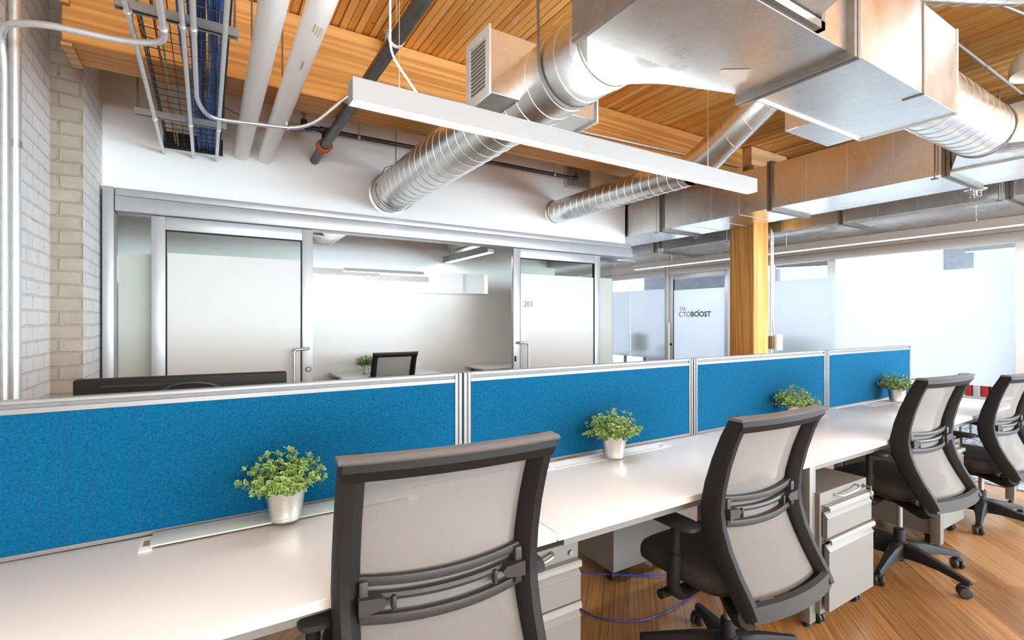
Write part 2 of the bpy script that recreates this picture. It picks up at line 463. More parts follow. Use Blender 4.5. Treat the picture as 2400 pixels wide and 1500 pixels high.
# plank ceiling: 5 cm boards on edge running away from the photographer
m = MB(); rnd = random.Random(3); x = -.85
while x < 11:
    dz = rnd.random()*.012; m.box(x+.0032, x+.0468, -12, 10, ZC-.002+dz, ZC+.09); x += .05
m.box(-.85, 11, -12, 10, ZC+.05, ZC+.12); structure(m, 'ceiling', 'ceiling_boards', 0)
# brick wall on the left with its pier
m = MB(); m.box(-1.05, -.80, -12, 10, 0, ZC+.05); structure(m, 'wall_left', 'brick_white', 0)
m = MB(); m.mi = 0
m.quad((-.80, 3.98, 0), (-.647, 3.98, 0), (-.647, 3.98, ZC), (-.80, 3.98, ZC))
m.mi = 1
m.quad((-.647, 3.98, 0), (-.647, 4.75, 0), (-.647, 4.75, ZC), (-.647, 3.98, ZC)); m.quad((-.647, 4.75, 0), (-.80, 4.75, 0), (-.80, 4.75, ZC), (-.647, 4.75, ZC))
structure(m, 'wall_pier', ['brick_shaded', 'brick_white'], 0)
# painted wall above the office front
m = MB(); m.box(-.655, 4.572, YW, YW+.11, 2.30, ZC+.03); structure(m, 'wall_back', 'wall_paint', 0)
# office behind: back wall with the strip window, side wall
m = MB(); YB = 6.05
m.box(-.8, 4.5, YB, YB+.12, 0, 1.70); m.box(-.8, 4.5, YB, YB+.12, 2.0, ZC+.03); m.box(3.35, 4.5, YB, YB+.12, 1.70, 2.0)
structure(m, 'wall_office', 'wall_paint', 0)
m = MB(); m.box(4.40, 4.50, YW+.12, YB+.1, 2.31, ZC+.03); structure(m, 'wall_office_side', 'wall_paint', 0)
# the storey seen through the strip window
m = MB(); m.box(-.8, 4.5, 9.2, 9.3, 0, ZC); structure(m, 'wall_far', 'white_paint', 0)
m = MB(); m.box(-.8, 4.5, YB+.13, 9.2, 2.85, 2.88); structure(m, 'ceiling_far', 'ceiling_white', 0)
m = MB(); m.box(-.8, 3.35, YB+.01, YB+.03, 1.715, 1.985)
wn = structure(m, 'window_1', 'glass_clear', 0)
m = MB(); m.box(-.8, 3.36, YB-.012, YB+.10, 1.70, 1.715); m.box(-.8, 3.36, YB-.012, YB+.10, 1.985, 2.0); m.box(3.335, 3.35, YB-.012, YB+.10, 1.715, 1.985)
m.done('window_frame', 'white_paint', wn)
# far side of the corridor: glazed rooms
XR = 6.90
m = MB(); m.box(XR, XR+.1, -12, 9.9, 2.44, ZC+.03); structure(m, 'wall_right', 'wall_paint', 0)
m = MB(); m.box(10.6, 10.8, -12, 10, 0, .9); m.box(10.6, 10.8, -12, 10, 2.65, ZC)
for a, b in ((-12, -1.2), (2.9, 3.7), (4.6, 4.95), (7.4, 10)): m.box(10.6, 10.8, a, b, .9, 2.65)
structure(m, 'wall_far_right', 'brick_grey', 0)
for i, (a, b) in enumerate(((-1.2, 2.9), (3.7, 4.6), (4.95, 7.4))):
    m = MB(); m.box(10.66, 10.68, a, b, .9, 2.65); o = structure(m, 'window_%d' % (i+2), 'glass_clear', 0)
    m = MB(); m.box(10.62, 10.72, a, b, .9, .95); m.box(10.62, 10.72, a, b, 2.6, 2.65)
    k = max(1, round((b-a)/1.1))
    for q in range(k+1):
        y = a+(b-a)*q/k; m.box(10.62, 10.72, max(a, y-.03), min(b, y+.03), .95, 2.6)
    m.done('window_frame', 'white_paint', o)
m = MB(); m.box(XR+.1, 10.6, 3.28, 3.38, 0, ZC); structure(m, 'wall_room_divide', 'white_paint', 0)
m = MB(); m.box(XR+.1, 10.6, -12, 9.9, 2.95, 2.99); structure(m, 'ceiling_far_rooms', 'ceiling_white', 0)
m = MB(); m.box(4.5, XR, 9.3, 9.4, 0, ZC); structure(m, 'wall_corridor_end', 'wall_paint', 0)
# carpet strip of the corridor
m = MB(); m.box(5.46, 10.6, -12, 9.3, 0, .006); structure(m, 'floor_carpet', 'carpet_pattern', 0)
# silver header and post of the office front
m = MB(); m.box(-.56, 4.575, YW-.13, YW+.06, 2.135, 2.245, .003); m.box(-.56, 4.560, YW-.118, YW+.06, 2.249, 2.305, .003)
structure(m, 'trim_1', 'silver_frame')
m = MB(); m.box(-.63, -.565, YW-.132, YW+.06, 0, 2.306, .003); structure(m, 'trim_2', 'silver_frame')
m = MB(); m.box(4.36, 4.56, YW+.07, YB, 2.135, 2.30, .003); structure(m, 'trim_3', 'silver_frame')
m = MB(); m.box(4.62, 4.86, YW+.20, YW+.32, 2.19, 2.34, .003); m.box(4.58, 4.92, YW+.16, YW+.36, 2.13, 2.19, .003); structure(m, 'trim_4', 'silver_frame')
# header and posts of the far glazed wall
m = MB(); m.box(XR-.05, XR+.08, -12, 9.3, 2.135, 2.23, .003); m.box(XR-.04, XR+.08, -12, 9.3, 2.233, 2.45, .003); structure(m, 'trim_5', 'header_light')
m = MB(); m.box(XR-.06, XR+.08, 1.10, 1.555, 0, 2.134, .004); structure(m, 'trim_6', 'wall_paint')
m = MB(); m.box(XR-.07, XR+.08, 5.89, 5.97, 0, 2.46, .003); structure(m, 'trim_7', 'silver_frame')

def pane(name, x0, x1, y0, y1, z0, z1, f0, f1, film_mat, side):
    """fixed pane of glass with its band of frosted film"""
    m = MB(); m.box(x0, x1, y0, y1, z0, z1); o = structure(m, name, 'glass_clear', 0)
    m = MB()
    if x1-x0 < y1-y0: xx = x0-.0012 if side < 0 else x1+.0012; m.box(xx-.0006, xx+.0006, y0+.004, y1-.004, f0, f1)
    else: yy = y0-.0012 if side < 0 else y1+.0012; m.box(x0+.004, x1-.004, yy-.0006, yy+.0006, f0, f1)
    m.done('frosted_film', film_mat, o); return o
pane('window_5', -.565, .74, 4.672, 4.682, .02, 2.135, .02, 1.855, 'frosted_film', 1)
pane('window_6', 2.95, 4.395, 4.672, 4.682, .02, 2.135, .02, 1.875, 'frosted_film', 1)
pane('window_7', 4.395, 4.405, 4.69, 6.04, .02, 2.135, .02, 1.875, 'frosted_film', 1)
def far_pane(n, y0, y1): return pane('window_%d' % n, XR-.006, XR+.006, y0, y1, .05, 2.14, .66, 1.90, 'frosted_film_cool', 1)
far_pane(8, 1.56, 2.57); far_pane(9, 2.58, 3.105); far_pane(10, 3.115, 4.73)
far_pane(11, 5.98, 6.86); far_pane(12, 6.87, 7.9); far_pane(13, 7.91, 9.2)

# ------------------------------------------------------------------ sliding glass doors
def slide_door(n, x0, x1, y, hx, hs, lock_x=None):
    """silver framed door hung on the office front; hx = stile that carries the pull, hs = way the pull turns"""
    z1, st, tr = 2.13, .088, .098
    m = MB(); y0, y1 = y-.022, y+.022
    m.box(x0, x0+st, y0, y1, .01, z1, .003); m.box(x1-st, x1, y0, y1, .01, z1, .003)
    m.box(x0+st, x1-st, y0, y1, z1-tr, z1, .003); m.box(x0+st, x1-st, y0, y1, .01, .12, .003)
    d = structure(m, 'door_%d' % n, 'silver_frame')
    m = MB(); m.box(x0+st, x1-st, y-.006, y+.006, .12, z1-tr); m.done('glass', 'glass_clear', d, 0)
    m = MB(); g = .007
    for a in ((x0+st, x0+st+g, .12, z1-tr), (x1-st-g, x1-st, .12, z1-tr), (x0+st, x1-st, z1-tr-g, z1-tr)): m.box(a[0], a[1], y-.016, y+.016, a[2], a[3])
    m.done('glazing_gasket', 'black_plastic', d, 0)
    m = MB(); m.box(x0+st+.01, x1-st-.01, y-.0078, y-.0066, .12, 1.86); m.done('frosted_film', 'frosted_film', d, 0)
    m = MB(); yy = y-.075
    m.tube([(hx, y-.02, 1.105), (hx, yy, 1.105), (hx+hs*.10, yy, 1.10), (hx+hs*.115, yy, 1.08), (hx+hs*.115, yy, .62), (hx+hs*.10, yy, .60), (hx, yy, .60), (hx, y-.02, .60)], .0125, 12, True, .03)
    o = m.done('door_handle', 'steel', d)
    if lock_x:
        m = MB(); m.lathe([(.002, -.001), (.023, -.001), (.023, -.012), (.017, -.017), (.017, -.013), (.002, -.013)], (lock_x, y-.022, .925), 'y', 20, True); m.done('lock', 'strut_metal', d)
    return d
slide_door(1, -.352, .785, 4.575, .742, -1, .747)
d2 = slide_door(2, 2.832, 4.075, 4.575, 2.875, 1)
R_back = Matrix.Rotation(PI/2, 4, 'X')          # text lying in the wall plane, readable from -Y
text('203', .079, Matrix.Translation((2.972, 4.5662, 1.500)) @ R_back, 'letter_grey', 'room_number', d2)
m = MB(); m.box(2.845, 2.86, 4.54, 4.553, .90, .96, .002); m.done('lock', 'black_plastic', d2)
# door of the far room with the lettering
m = MB(); x0, x1 = XR-.055, XR-.012
for a in ((4.74, 4.80, .01, 2.13), (5.80, 5.885, .01, 2.13), (4.80, 5.80, 2.05, 2.13), (4.80, 5.80, .01, .12)): m.box(x0, x1, a[0], a[1], a[2], a[3], .003)
d3 = structure(m, 'door_3', 'silver_frame')
m = MB(); m.box(XR-.038, XR-.028, 4.80, 5.80, .12, 2.05); m.done('glass', 'glass_clear', d3, 0)
m = MB(); m.box(XR-.0396, XR-.0386, 4.805, 5.795, .12, 1.86); m.done('frosted_film', 'frosted_film_cool', d3, 0)
m = MB(); m.box(XR-.048, XR-.02, 5.793, 5.80, .12, 2.05); m.done('glazing_gasket', 'black_plastic', d3, 0)
m = MB(); m.cyl((XR-.11, 5.84, .45), (XR-.11, 5.84, 1.30), .0125, 12); m.cyl((XR-.11, 5.84, 1.2), (XR-.055, 5.84, 1.2), .009, 10); m.cyl((XR-.11, 5.84, .55), (XR-.055, 5.84, .55), .009, 10)
m.done('door_handle', 'steel', d3)
m = MB(); m.lathe([(.002, -.001), (.022, -.001), (.022, -.012), (.002, -.014)], (XR-.055, 5.84, .93), 'x', 18, True); m.done('lock', 'black_plastic', d3)
# readable from -X: text x runs towards -Y
Rx = Matrix(((0, 0, -1, 0), (-1, 0, 0, 0), (0, 1, 0, 0), (0, 0, 0, 1)))
def far_text(s, size, y, z, nm, off=0.): return text(s, size, Matrix.Translation((XR-.0404, y, z)) @ Rx, 'letter_black', nm, d3, off)
far_text('216', .085, 5.675, 1.512, 'room_number')
far_text('CTO', .118, 5.690, 1.407, 'sign_lettering')
far_text('BOOST', .118, 5.442, 1.407, 'sign_lettering', .0034)
m = MB(); m.tube([(XR-.040, 5.315, 1.485), (XR-.040, 5.275, 1.520)], .006, 6); m.done('sign_lettering', 'letter_black', d3)

# ------------------------------------------------------------------ timber
m = MB(); m.box(-.64, 5.185, 3.40, 3.69, 2.80, ZC-.003, .006, 1)
solo(m, 'timber_beam', 'beam_wood', 'heavy brown timber beam running across under the plank ceiling', 'beam')
m = MB(); m.box(-.640, -.604, 3.365, 3.40, 2.98, ZC); 
solo(m, 'timber_post', 'beam_wood', 'short dark timber upright at the left end of the heavy beam', 'timber')
m = MB(); m.prism([(3.42, 2.785), (3.70, 2.785), (3.70, 2.80), (3.42, 2.80)], 'x', -.645, -.60)
solo(m, 'timber_cleat', 'new_wood', 'small pale wooden cleat under the beam end by the brick pier', 'timber')
m = MB(); m.box(5.275, 5.56, 3.325, 3.635, 0, 2.95, .008, 1)
solo(m, 'timber_column', 'column_wood', 'square orange timber column standing in front of the far glass wall', 'column')
m = MB(); m.box(5.24, 5.62, 3.30, 3.66, 2.95, 3.09, .01, 1); m.prism([(5.19, 3.09), (5.95, 3.09), (5.95, 3.2), (5.88, ZC-.005), (5.19, ZC-.005)], 'y', 3.30, 3.66)
solo(m, 'timber_corbel', 'new_wood', 'pale timber corbel on top of the orange column', 'timber')

# ================================================================== DESKS AND DIVIDERS
DY0, DY1, DT = 1.145, 1.742, .735
def desk(x0, x1, label, left_leg=True, right_leg=False, lid=None, y0=DY0, y1=DY1, group=None, tray=True, seam=.0015, front_left=True):
    t = thing('desk', label, 'desk', ((x0+x1)/2, (y0+y1)/2, 0), group)
    m = MB(); m.box(x0+seam, x1-seam, y0, y1, DT-.024, DT, .0025, 2); o = m.done('tabletop', 'laminate', t)
    m = MB(); m.box(x0+seam+.002, x1-seam-.002, y0-.0012, y0+.004, DT-.023, DT-.003); m.done('edge_band', 'laminate_edge', o, 0)
    for on, xx in ((left_leg, x0-.028), (right_leg, x1-.052)):
        if not on: continue
        for yy in (y0+.005, y1-.06):
            if yy < y0+.1 and xx < x0 and not front_left: continue
            m = MB(); m.box(xx, xx+.050, yy, yy+.050, .022, DT-.026, .003); l = m.done('leg', 'cabinet_beige', t)
            m = MB(); m.lathe([(.006, .024), (.008, .012), (.016, .010), (.017, 0.0), (.001, 0)], (xx+.025, yy+.025, 0), 'z', 12); m.done('foot', 'rubber', l)
    m = MB(); m.box(x0+.05, x1-.05, y0+.035, y0+.075, DT-.062, DT-.0245); m.done('rail', 'cabinet_beige', t, 0)
    if tray:
        m = MB(); m.box(x0+.10, x1-.10, y1-.18, y1-.05, DT-.115, DT-.108); m.box(x0+.10, x1-.10, y1-.18, y1-.174, DT-.115, DT-.03); m.box(x0+.10, x1-.10, y1-.056, y1-.05, DT-.115, DT-.03)
        m.done('cable_trough', 'cabinet_beige', t, 0)
    if lid:
        a, b, raised = lid
        if raised:
            m = MB(); m.box(b-.03, b, y1-.115, y1-.012, DT-.002, DT+.0035, .0015); m.done('cable_port', 'cream_plastic', t)
            m = MB(); m.box(a, a+.03, y1-.115, y1-.012, DT-.002, DT+.0035, .0015); f = m.done('cable_port', 'cream_plastic', t)
            m = MB(); m.box(a+.008, a+.022, y1-.085, y1-.045, DT+.0033, DT+.0042); m.done('slot', 'cabinet_dark', f, 0)
            m = MB(); m.box(a+.026, b-.026, y1-.108, y1-.012, DT+.006, DT+.011, .001); m.done('port_lid', 'lid_glass', t)
        else:
            m = MB(); m.box(a, b, y1-.115, y1-.02, DT-.001, DT+.0012); f = m.done('cable_port', 'white_paint', t, 0)
            m = MB(); m.box(a, b, y1-.117, y1-.1145, DT-.001, DT+.0009); m.box(a+.06, b-.06, y1-.092, y1-.090, DT, DT+.0019); 
            for q in (a+.03, b-.05): m.box(q, q+.02, y1-.075, y1-.062, DT, DT+.002)
            m.done('slot', 'cabinet_dark', f, 0)
    return t
seams = [-.55, .862, 2.262, 3.70, 5.095]
DG = 'white desks of the long run'
desk(seams[0], seams[1], 'white desk in the foreground, nearest the camera, with raised glassy cable lid', True, False, (-.155, .62, True), group=DG)
desk(seams[1], seams[2], 'white desk with a flush cable cover carrying the second plant from the left', True, False, (1.165, 1.93, False), group=DG, front_left=False)
desk(seams[2], seams[3], 'white desk with the cabinet whose keys hang in the lock under it', True, False, (2.62, 3.36, False), group=DG)
desk(seams[3], seams[4], 'white desk at the far right end of the row', True, True, (4.03, 4.77, False), group=DG)
# the opposite side of the bench behind the dividers
desk(-.55, .86, 'white desk behind the first divider, carrying the black monitor', True, True, None, 1.79, 2.39)

def divider(x0, x1, label, z0=.7355, z1=1.143, y=1.745, th=.036):
    t = thing('desk_divider', label, 'desk divider', ((x0+x1)/2, y+th/2, z0), 'blue desk dividers')
    g = .004; x0 += g; x1 -= g; pw = .030
    m = MB()
    # posts: two ribs with a groove between
    for a, s in ((x0, 1), (x1, -1)):
        for q0, q1 in ((0, .013), (.018, pw)):
            xa, xb = a+s*q0, a+s*q1; m.box(xa, xb, y, y+th, z0, z1, .0012, 1)
    # top rail: thin lip, groove, broad lip; bottom rail
    m.box(x0+pw, x1-pw, y, y+th, z1-.010, z1, .001, 1); m.box(x0+pw, x1-pw, y, y+th, z1-.036, z1-.021, .001, 1)
    m.box(x0+pw, x1-pw, y, y+th, z0, z0+.012, .001, 1)
    m.done('frame', 'divider_silver', t)
    m = MB(); m.box(x0+.012, x0+.020, y+.004, y+th-.004, z0, z1-.002); m.box(x1-.020, x1-.012, y+.004, y+th-.004, z0, z1-.002); m.box(x0+.02, x1-.02, y+.005, y+th-.005, z1-.024, z1-.008)
    m.done('frame_groove', 'divider_groove', t, 0)
    m = MB(); m.box(x0+pw-.002, x1-pw+.002, y+.004, y+th-.004, z0+.010, z1-.034, .002, 1); m.done('fabric_panel', 'fabric_blue', t)
dv = [-.54, .853, 2.222, 3.607, 4.965]
divider(dv[0], dv[1], 'long blue fabric divider in the foreground, in front of the black monitor')
divider(dv[1], dv[2], 'blue fabric divider standing behind the plant on the second desk')
divider(dv[2], dv[3], 'blue fabric divider in front of the orange timber column')
divider(dv[3], dv[4], 'blue fabric divider at the far right end, palest of the row')

# ================================================================== PEDESTAL CABINETS
def pedestal(x0, y0, label, key=False, open_=0., w_=.426, h=.592, dep=.50, face=1, big=True):
    """drawer cabinet on castors; front at y0, facing -Y"""
    t = thing('file_cabinet', label, 'file cabinet', (x0+w_/2, y0+dep/2, 0), 'drawer pedestals under the desks')
    x1, zb = x0+w_, .062
    fy = y0+.018
    m = MB(); m.box(x0, x1, fy, y0+dep, zb, h, .002, 1); m.done('body', 'cabinet_beige', t)
    def drawer(z0, z1, out, name='drawer'):
        yy = fy-.020-out; pb = z1-.030
        poly = [(fy-.0005-out, z0), (yy, z0), (yy, pb), (yy-.004, pb+.004), (yy+.016, z1-.002), (fy-.0005-out, z1-.002)]
        m = MB(); m.prism(poly, 'x', x0+.012, x1-.006); d = m.done(name, 'cabinet_beige', t)
        m = MB(); m.box(x0+.02, x1-.012, fy-.0015, fy-.0005, z1-.002, z1+.006); m.done('gap', 'cabinet_dark', d, 0)
        m = MB(); m.prism([(yy-.006, z1+.002), (yy-.010, z1+.006), (yy-.010, z1+.020), (yy-.004, z1+.026), (fy-.0005, z1+.026), (fy-.0005, z1+.020), (yy-.004, z1+.018)], 'x', x0+.016, x1-.008)
        m.done('pull_rail', 'cabinet_light', d)
        return d
    drawer(.085, .372, open_); drawer(.402, .512, open_*.35)
    m = MB(); yy = fy-.001
    m.tube([(x0+.12, yy, .568), (x0+.13, yy-.03, .566), (x1-.15, yy-.03, .572), (x1-.12, yy-.022, .578), (x1-.115, yy, .58)], .005, 8, True, .02); m.done('handle', 'steel', t)
    m = MB(); m.lathe([(.001, -.001), (.009, -.001), (.009, -.008), (.001, -.008)], (x1-.035, fy, .560), 'y', 14, True)
    lk = m.done('lock', 'strut_metal', t)
    if key:
        m = MB(); m.box(x1-.037, x1-.033, fy-.035, fy-.008, .556, .564); m.box(x1-.038, x1-.032, fy-.036, fy-.032, .535, .566); m.tube([(x1-.035, fy-.034, .54), (x1-.028, fy-.038, .525), (x1-.035, fy-.04, .508), (x1-.042, fy-.036, .525), (x1-.035, fy-.034, .54)], .0018, 6)
        m.done('keys', 'strut_metal', t)
    for xx in (x0+.05, x1-.05):
        for yy in (y0+.065, y0+dep-.05):
            m = MB(); m.cyl((xx, yy, .064), (xx, yy, .045), .014, 10); m.box(xx-.013, xx+.013, yy-.03, yy+.012, .036, .052, .004); c = m.done('caster', 'black_plastic', t)
            m = MB()
            for s in (-1, 1): m.lathe([(.004, s*.006), (.021, s*.006), (.0225, s*.009), (.0225, s*.019), (.019, s*.022), (.004, s*.022)], (xx, yy-.015, .0225), 'x', 16)
            m.done('wheel', 'rubber', c)
    return t
pedestal(.745, 1.31, 'beige drawer cabinet under the desks behind the nearest chair', w_=.343)
pedestal(2.278, 1.112, 'beige drawer cabinet with keys hanging in its lock', True, .012)
pedestal(3.69, 1.172, 'beige drawer cabinet half hidden behind the second chair from the right')
# one pedestal of the opposite side, its back turned to us
t = thing('file_cabinet', 'grey cabinet back standing in the gap under the second desk', 'file cabinet', (1.97, 2.11, 0))
m = MB(); m.box(1.76, 2.185, 1.868, 2.35, .062, .592, .002, 1); m.done('body', 'cabinet_beige', t)
for xx, yy in ((1.80, 1.92), (2.14, 1.92), (1.80, 2.30), (2.14, 2.30)):
    m = MB(); m.cyl((xx, yy, .064), (xx, yy, .04), .014, 10); m.lathe([(.004, -.02), (.0225, -.02), (.0225, .02), (.004, .02)], (xx, yy, .0225), 'x', 16); m.done('caster', 'rubber', t)

# ================================================================== OFFICE CHAIR (faces +Y, origin on the floor under its column)
def make_chair():
    t = thing('office_chair', 'grey mesh office chair', 'office chair')
    HW = .2475
    # side profile of the back: (y, z, depth of the side member)
    prof = [(-.205, 1.035, .050), (-.172, .965, .056), (-.142, .885, .062), (-.118, .80, .070), (-.105, .72, .080), (-.112, .655, .082),
            (-.140, .585, .072), (-.178, .515, .066), (-.222, .445, .066), (-.245, .405, .058)]
    def yc(z):
        for (ya, za, _), (yb, zb, _) in zip(prof, prof[1:]):
            if zb <= z <= za: q = (za-z)/(za-zb); return ya+(yb-ya)*q
        return prof[0][0] if z > prof[0][1] else prof[-1][0]
    m = MB()
    for s in (-1, 1):
        rows = []
        for k, (y, z, d) in enumerate(prof):
            yp, zp, _ = prof[max(0, k-1)]; yn, zn, _ = prof[min(len(prof)-1, k+1)]
            ty, tz = yn-yp, zn-zp; L = math.hypot(ty, tz); ny, nz = -tz/L, ty/L   # normal, points +Y
            xo = s*(HW-.010*max(0, .72-z)/.3) ; xi = s*(HW-.056)
            b, f = -d*.5, d*.5
            pts = [(xo, b+.016), (xo-s*.010, b), (xo-s*.030, b), (xi+s*.004, b+.020), (xi, b+.030), (xi, f-.006), (xi+s*.006, f), (xo-s*.006, f), (xo, f-.008)]
            rows.append([(px, y+ny*q, z+nz*q) for px, q in pts])
        m.grid(rows, close_u=True, cap=True)
        # foot of the side member sweeping forward under the seat
        sw = [(s*(HW-.020), -.235, .408), (s*(HW-.045), -.195, .375), (s*.15, -.12, .372), (s*.075, -.03, .368)]
        m.tube(sw, [.030, .028, .024, .022], 10, True, .04, 4)
    # top rail, gently bowed
    rows = []
    for i in range(13):
        q = -1+2*i/12; x = q*(HW-.004); bow = -.024*(1-q*q)
        y, z = -.205+bow, 1.026
        rows.append([(x, y-.026, z-.006), (x, y-.024, z+.010), (x, y+.020, z+.016), (x, y+.026, z+.004), (x, y+.022, z-.024), (x, y-.008, z-.030)])
    m.grid(rows, close_u=True, cap=True)
    fr = m.done('back_frame', 'black_plastic', t, 35)
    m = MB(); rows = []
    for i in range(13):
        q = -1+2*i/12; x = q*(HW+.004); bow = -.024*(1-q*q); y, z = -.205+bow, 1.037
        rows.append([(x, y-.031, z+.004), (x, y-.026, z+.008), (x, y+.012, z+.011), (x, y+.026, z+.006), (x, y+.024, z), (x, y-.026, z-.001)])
    m.grid(rows, close_u=True, cap=True); m.done('lit_top_cap', 'lit_top_cap', t, 35)
    # lower cross member
    m = MB(); rows = []
    for i in range(13):
        q = -1+2*i/12; x = q*(HW-.02); bow = -.030*(1-q*q); y, z = -.236+bow, .428
        rows.append([(x, y-.024, z-.026), (x, y-.018, z+.026), (x, y+.002, z+.030), (x, y+.012, z-.024)])
    m.grid(rows, close_u=True, cap=True); m.done('lower_rail', 'dark_plastic', t, 35)
    # mesh
    m = MB(); rows = []
    for k in range(19):
        z = .445+(1.015-.445)*k/18; y = yc(z)
        rows.append([(q*(HW-.050), y-.026*(1-q*q)+.006, z) for q in [-1+2*i/12 for i in range(13)]])
    m.grid(rows); m.done('back_mesh', 'chair_mesh', t, 60)
    # lumbar support: three bowed bars and two sliders on the rear of the mesh
    m = MB()
    for zz, hh in ((.752, .010), (.715, .008), (.668, .011)):
        rows = []
        for i in range(15):
            q = -1+2*i/14; x = q*(HW-.048); y = yc(zz)-.027*(1-q*q)-.006; dz = -.010*(1-q*q)
            rows.append([(x, y-.010, zz-hh+dz), (x, y-.013, zz+dz), (x, y-.010, zz+hh+dz), (x, y+.003, zz+hh+dz), (x, y+.003, zz-hh+dz)])
        m.grid(rows, close_u=True, cap=True)
    for s in (-1, 1):
        m.box(s*.198, s*.178, yc(.71)-.036, yc(.71)-.004, .665, .755, .004)
        m.box(s*.128, s*.118, yc(.71)-.044, yc(.71)-.020, .680, .714, .003)
    lb = m.done('lumbar_support', 'dark_plastic', t, 35)
    for s in (-1, 1):
        m = MB(); m.prism([(s*.200, .724), (s*.150, .719), (s*.138, .708), (s*.150, .692), (s*.200, .688)], 'y', yc(.705)-.048, yc(.705)-.026); m.done('slider', 'dark_plastic', lb, 35)
    # seat
    m = MB(); rows = []
    W = .245
    def ring(z, k, yb, yf):
        pts = []; n = 40
        for i in range(n):
            a = 2*PI*i/n; c, s_ = math.cos(a), math.sin(a); e = .42
            x = W*k*math.copysign(abs(c)**e, c); yy = math.copysign(abs(s_)**e, s_)
            y = (yb+yf)/2+(yf-yb)/2*yy*(.5+.5*k)
            drop = .028*max(0, (y-.14)/.14)**2
            pts.append((x, y, z-drop))
        return pts
    for z, k in ((.418, .80), (.420, .93), (.432, .985), (.452, 1.0), (.474, .99), (.488, .95), (.495, .85), (.497, .6), (.496, .2)): rows.append(ring(z, k, -.150, .275))
    m.grid(rows, close_u=True, cap=True); st = m.done('seat', 'seat_fabric', t, 60)
    m = MB(); rows = [ring(.398, .72, -.13, .25), ring(.404, .86, -.14, .26), ring(.420, .92, -.15, .268)]
    m.grid(rows, close_u=True, cap=True); m.done('seat_shell', 'seat_shell', t, 50)
    # armrests
    for s in (-1, 1):
        m = MB(); m.tube([(s*.10, .015, .388), (s*.245, .015, .372), (s*.285, .015, .41), (s*.278, .012, .535)], [.018, .022, .026, .024], 10, True, .05, 5)
        m.tube([(s*.278, .012, .52), (s*.275, .010, .640)], .017, 10)
        a = m.done('armrest', 'black_plastic', t, 40)
        m = MB(); rows = []
        for zz, k in ((.634, .80), (.640, 1.0), (.652, 1.0), (.657, .88)):
            rows.append([(s*.272+.046*k*math.copysign(abs(math.cos(q))**.5, math.cos(q)), .045+.125*k*math.copysign(abs(math.sin(q))**.5, math.sin(q)), zz) for q in [2*PI*i/24 for i in range(24)]])
        m.grid(rows, close_u=True, cap=True); m.done('arm_pad', 'rubber', a, 40)
    # mechanism, lever, gas column
    m = MB(); m.box(-.075, .075, -.11, .12, .345, .398, .012); m.box(-.045, .045, -.16, -.09, .335, .385, .01); m.done('tilt_mechanism', 'seat_shell', t)
    m = MB(); m.tube([(-.06, .06, .370), (-.22, .07, .362)], .008, 8); m.tube([(-.20, .07, .363), (-.285, .075, .358)], .017, 12)
    m.done('tilt_knob', 'black_plastic', t)
    m = MB(); m.tube([(.06, .02, .365), (.20, .02, .350)], .007, 8); m.box(.19, .25, .0, .045, .338, .350, .003); m.done('height_lever', 'black_plastic', t)
    return t
def make_base(t, rot):
    m = MB(); m.cyl((0, 0, .205), (0, 0, .36), .0145, 16); m.done('gas_piston', 'strut_metal', t)
    m = MB(); m.lathe([(.001, .045), (.024, .045), (.027, .06), (.027, .205), (.024, .212), (.001, .212)], (0, 0, 0), 'z', 20); m.done('gas_column', 'black_plastic', t)
    m = MB(); m.lathe([(.02, .070), (.045, .075), (.050, .10), (.046, .135), (.034, .150), (.028, .152)], (0, 0, 0), 'z', 24, True)
    for k in range(5):
        a = rot+k*2*PI/5; ca, sa = math.cos(a), math.sin(a); rows = []
        for r, hw, zt, zb in ((.02, .036, .148, .075), (.06, .034, .146, .078), (.12, .027, .136, .082), (.20, .021, .117, .080), (.27, .0175, .098, .070), (.318, .016, .086, .062), (.326, .012, .083, .064)):
            rows.append([(r*ca-q*sa, r*sa+q*ca, z) for q, z in ((-hw, zb), (-hw*.9, zt-.008), (-hw*.6, zt), (hw*.6, zt), (hw*.9, zt-.008), (hw, zb), (hw*.4, zb+.010), (-hw*.4, zb+.010))])
        m.grid(rows, close_u=True, cap=True)
    m.done('star_base', 'black_plastic', t, 40)
    for k in range(5):
        a = rot+k*2*PI/5; px, py = .312*math.cos(a), .312*math.sin(a); sw = a+.9+.5*k
        ux, uy = math.cos(sw), math.sin(sw); cx, cy = px-uy*.012, py+ux*.012
        m = MB(); m.cyl((px, py, .07), (px, py, .048), .0085, 10)
        R = Matrix.Translation((cx, cy, .0285)) @ Matrix.Rotation(sw, 4, 'Z')
        n0 = MB()
        for s in (-1, 1):
            n0.lathe([(.003, s*.005), (.026, s*.005), (.0285, s*.008), (.0285, s*.020), (.025, s*.0245)], (0, 0, 0), 'x', 20)
        n0.box(-.005, .005, -.016, .016, -.012, .028, .003)
        bmesh.ops.transform(n0.bm, matrix=R, verts=n0.bm.verts)
        m.box(-.012, .012, -.02, .02, .014, .034, .004, 2, R)
        me = bpy.data.meshes.new('x'); n0.bm.to_mesh(me); n0.bm.free(); m.bm.from_mesh(me); bpy.data.meshes.remove(me)
        c = m.done('caster', 'rubber', t, 40)
        h = MB()
        for s in (-1, 1): h.lathe([(.001, s*.0252), (.020, s*.0252), (.024, s*.0245)], (0, 0, 0), 'x', 18)
        bmesh.ops.transform(h.bm, matrix=R, verts=h.bm.verts); h.done('hub_cap', 'caster_face', c, 40)
    return t
chair0 = make_chair()
UPPER = [c.name for c in chair0.children]
make_base(chair0, math.radians(41))
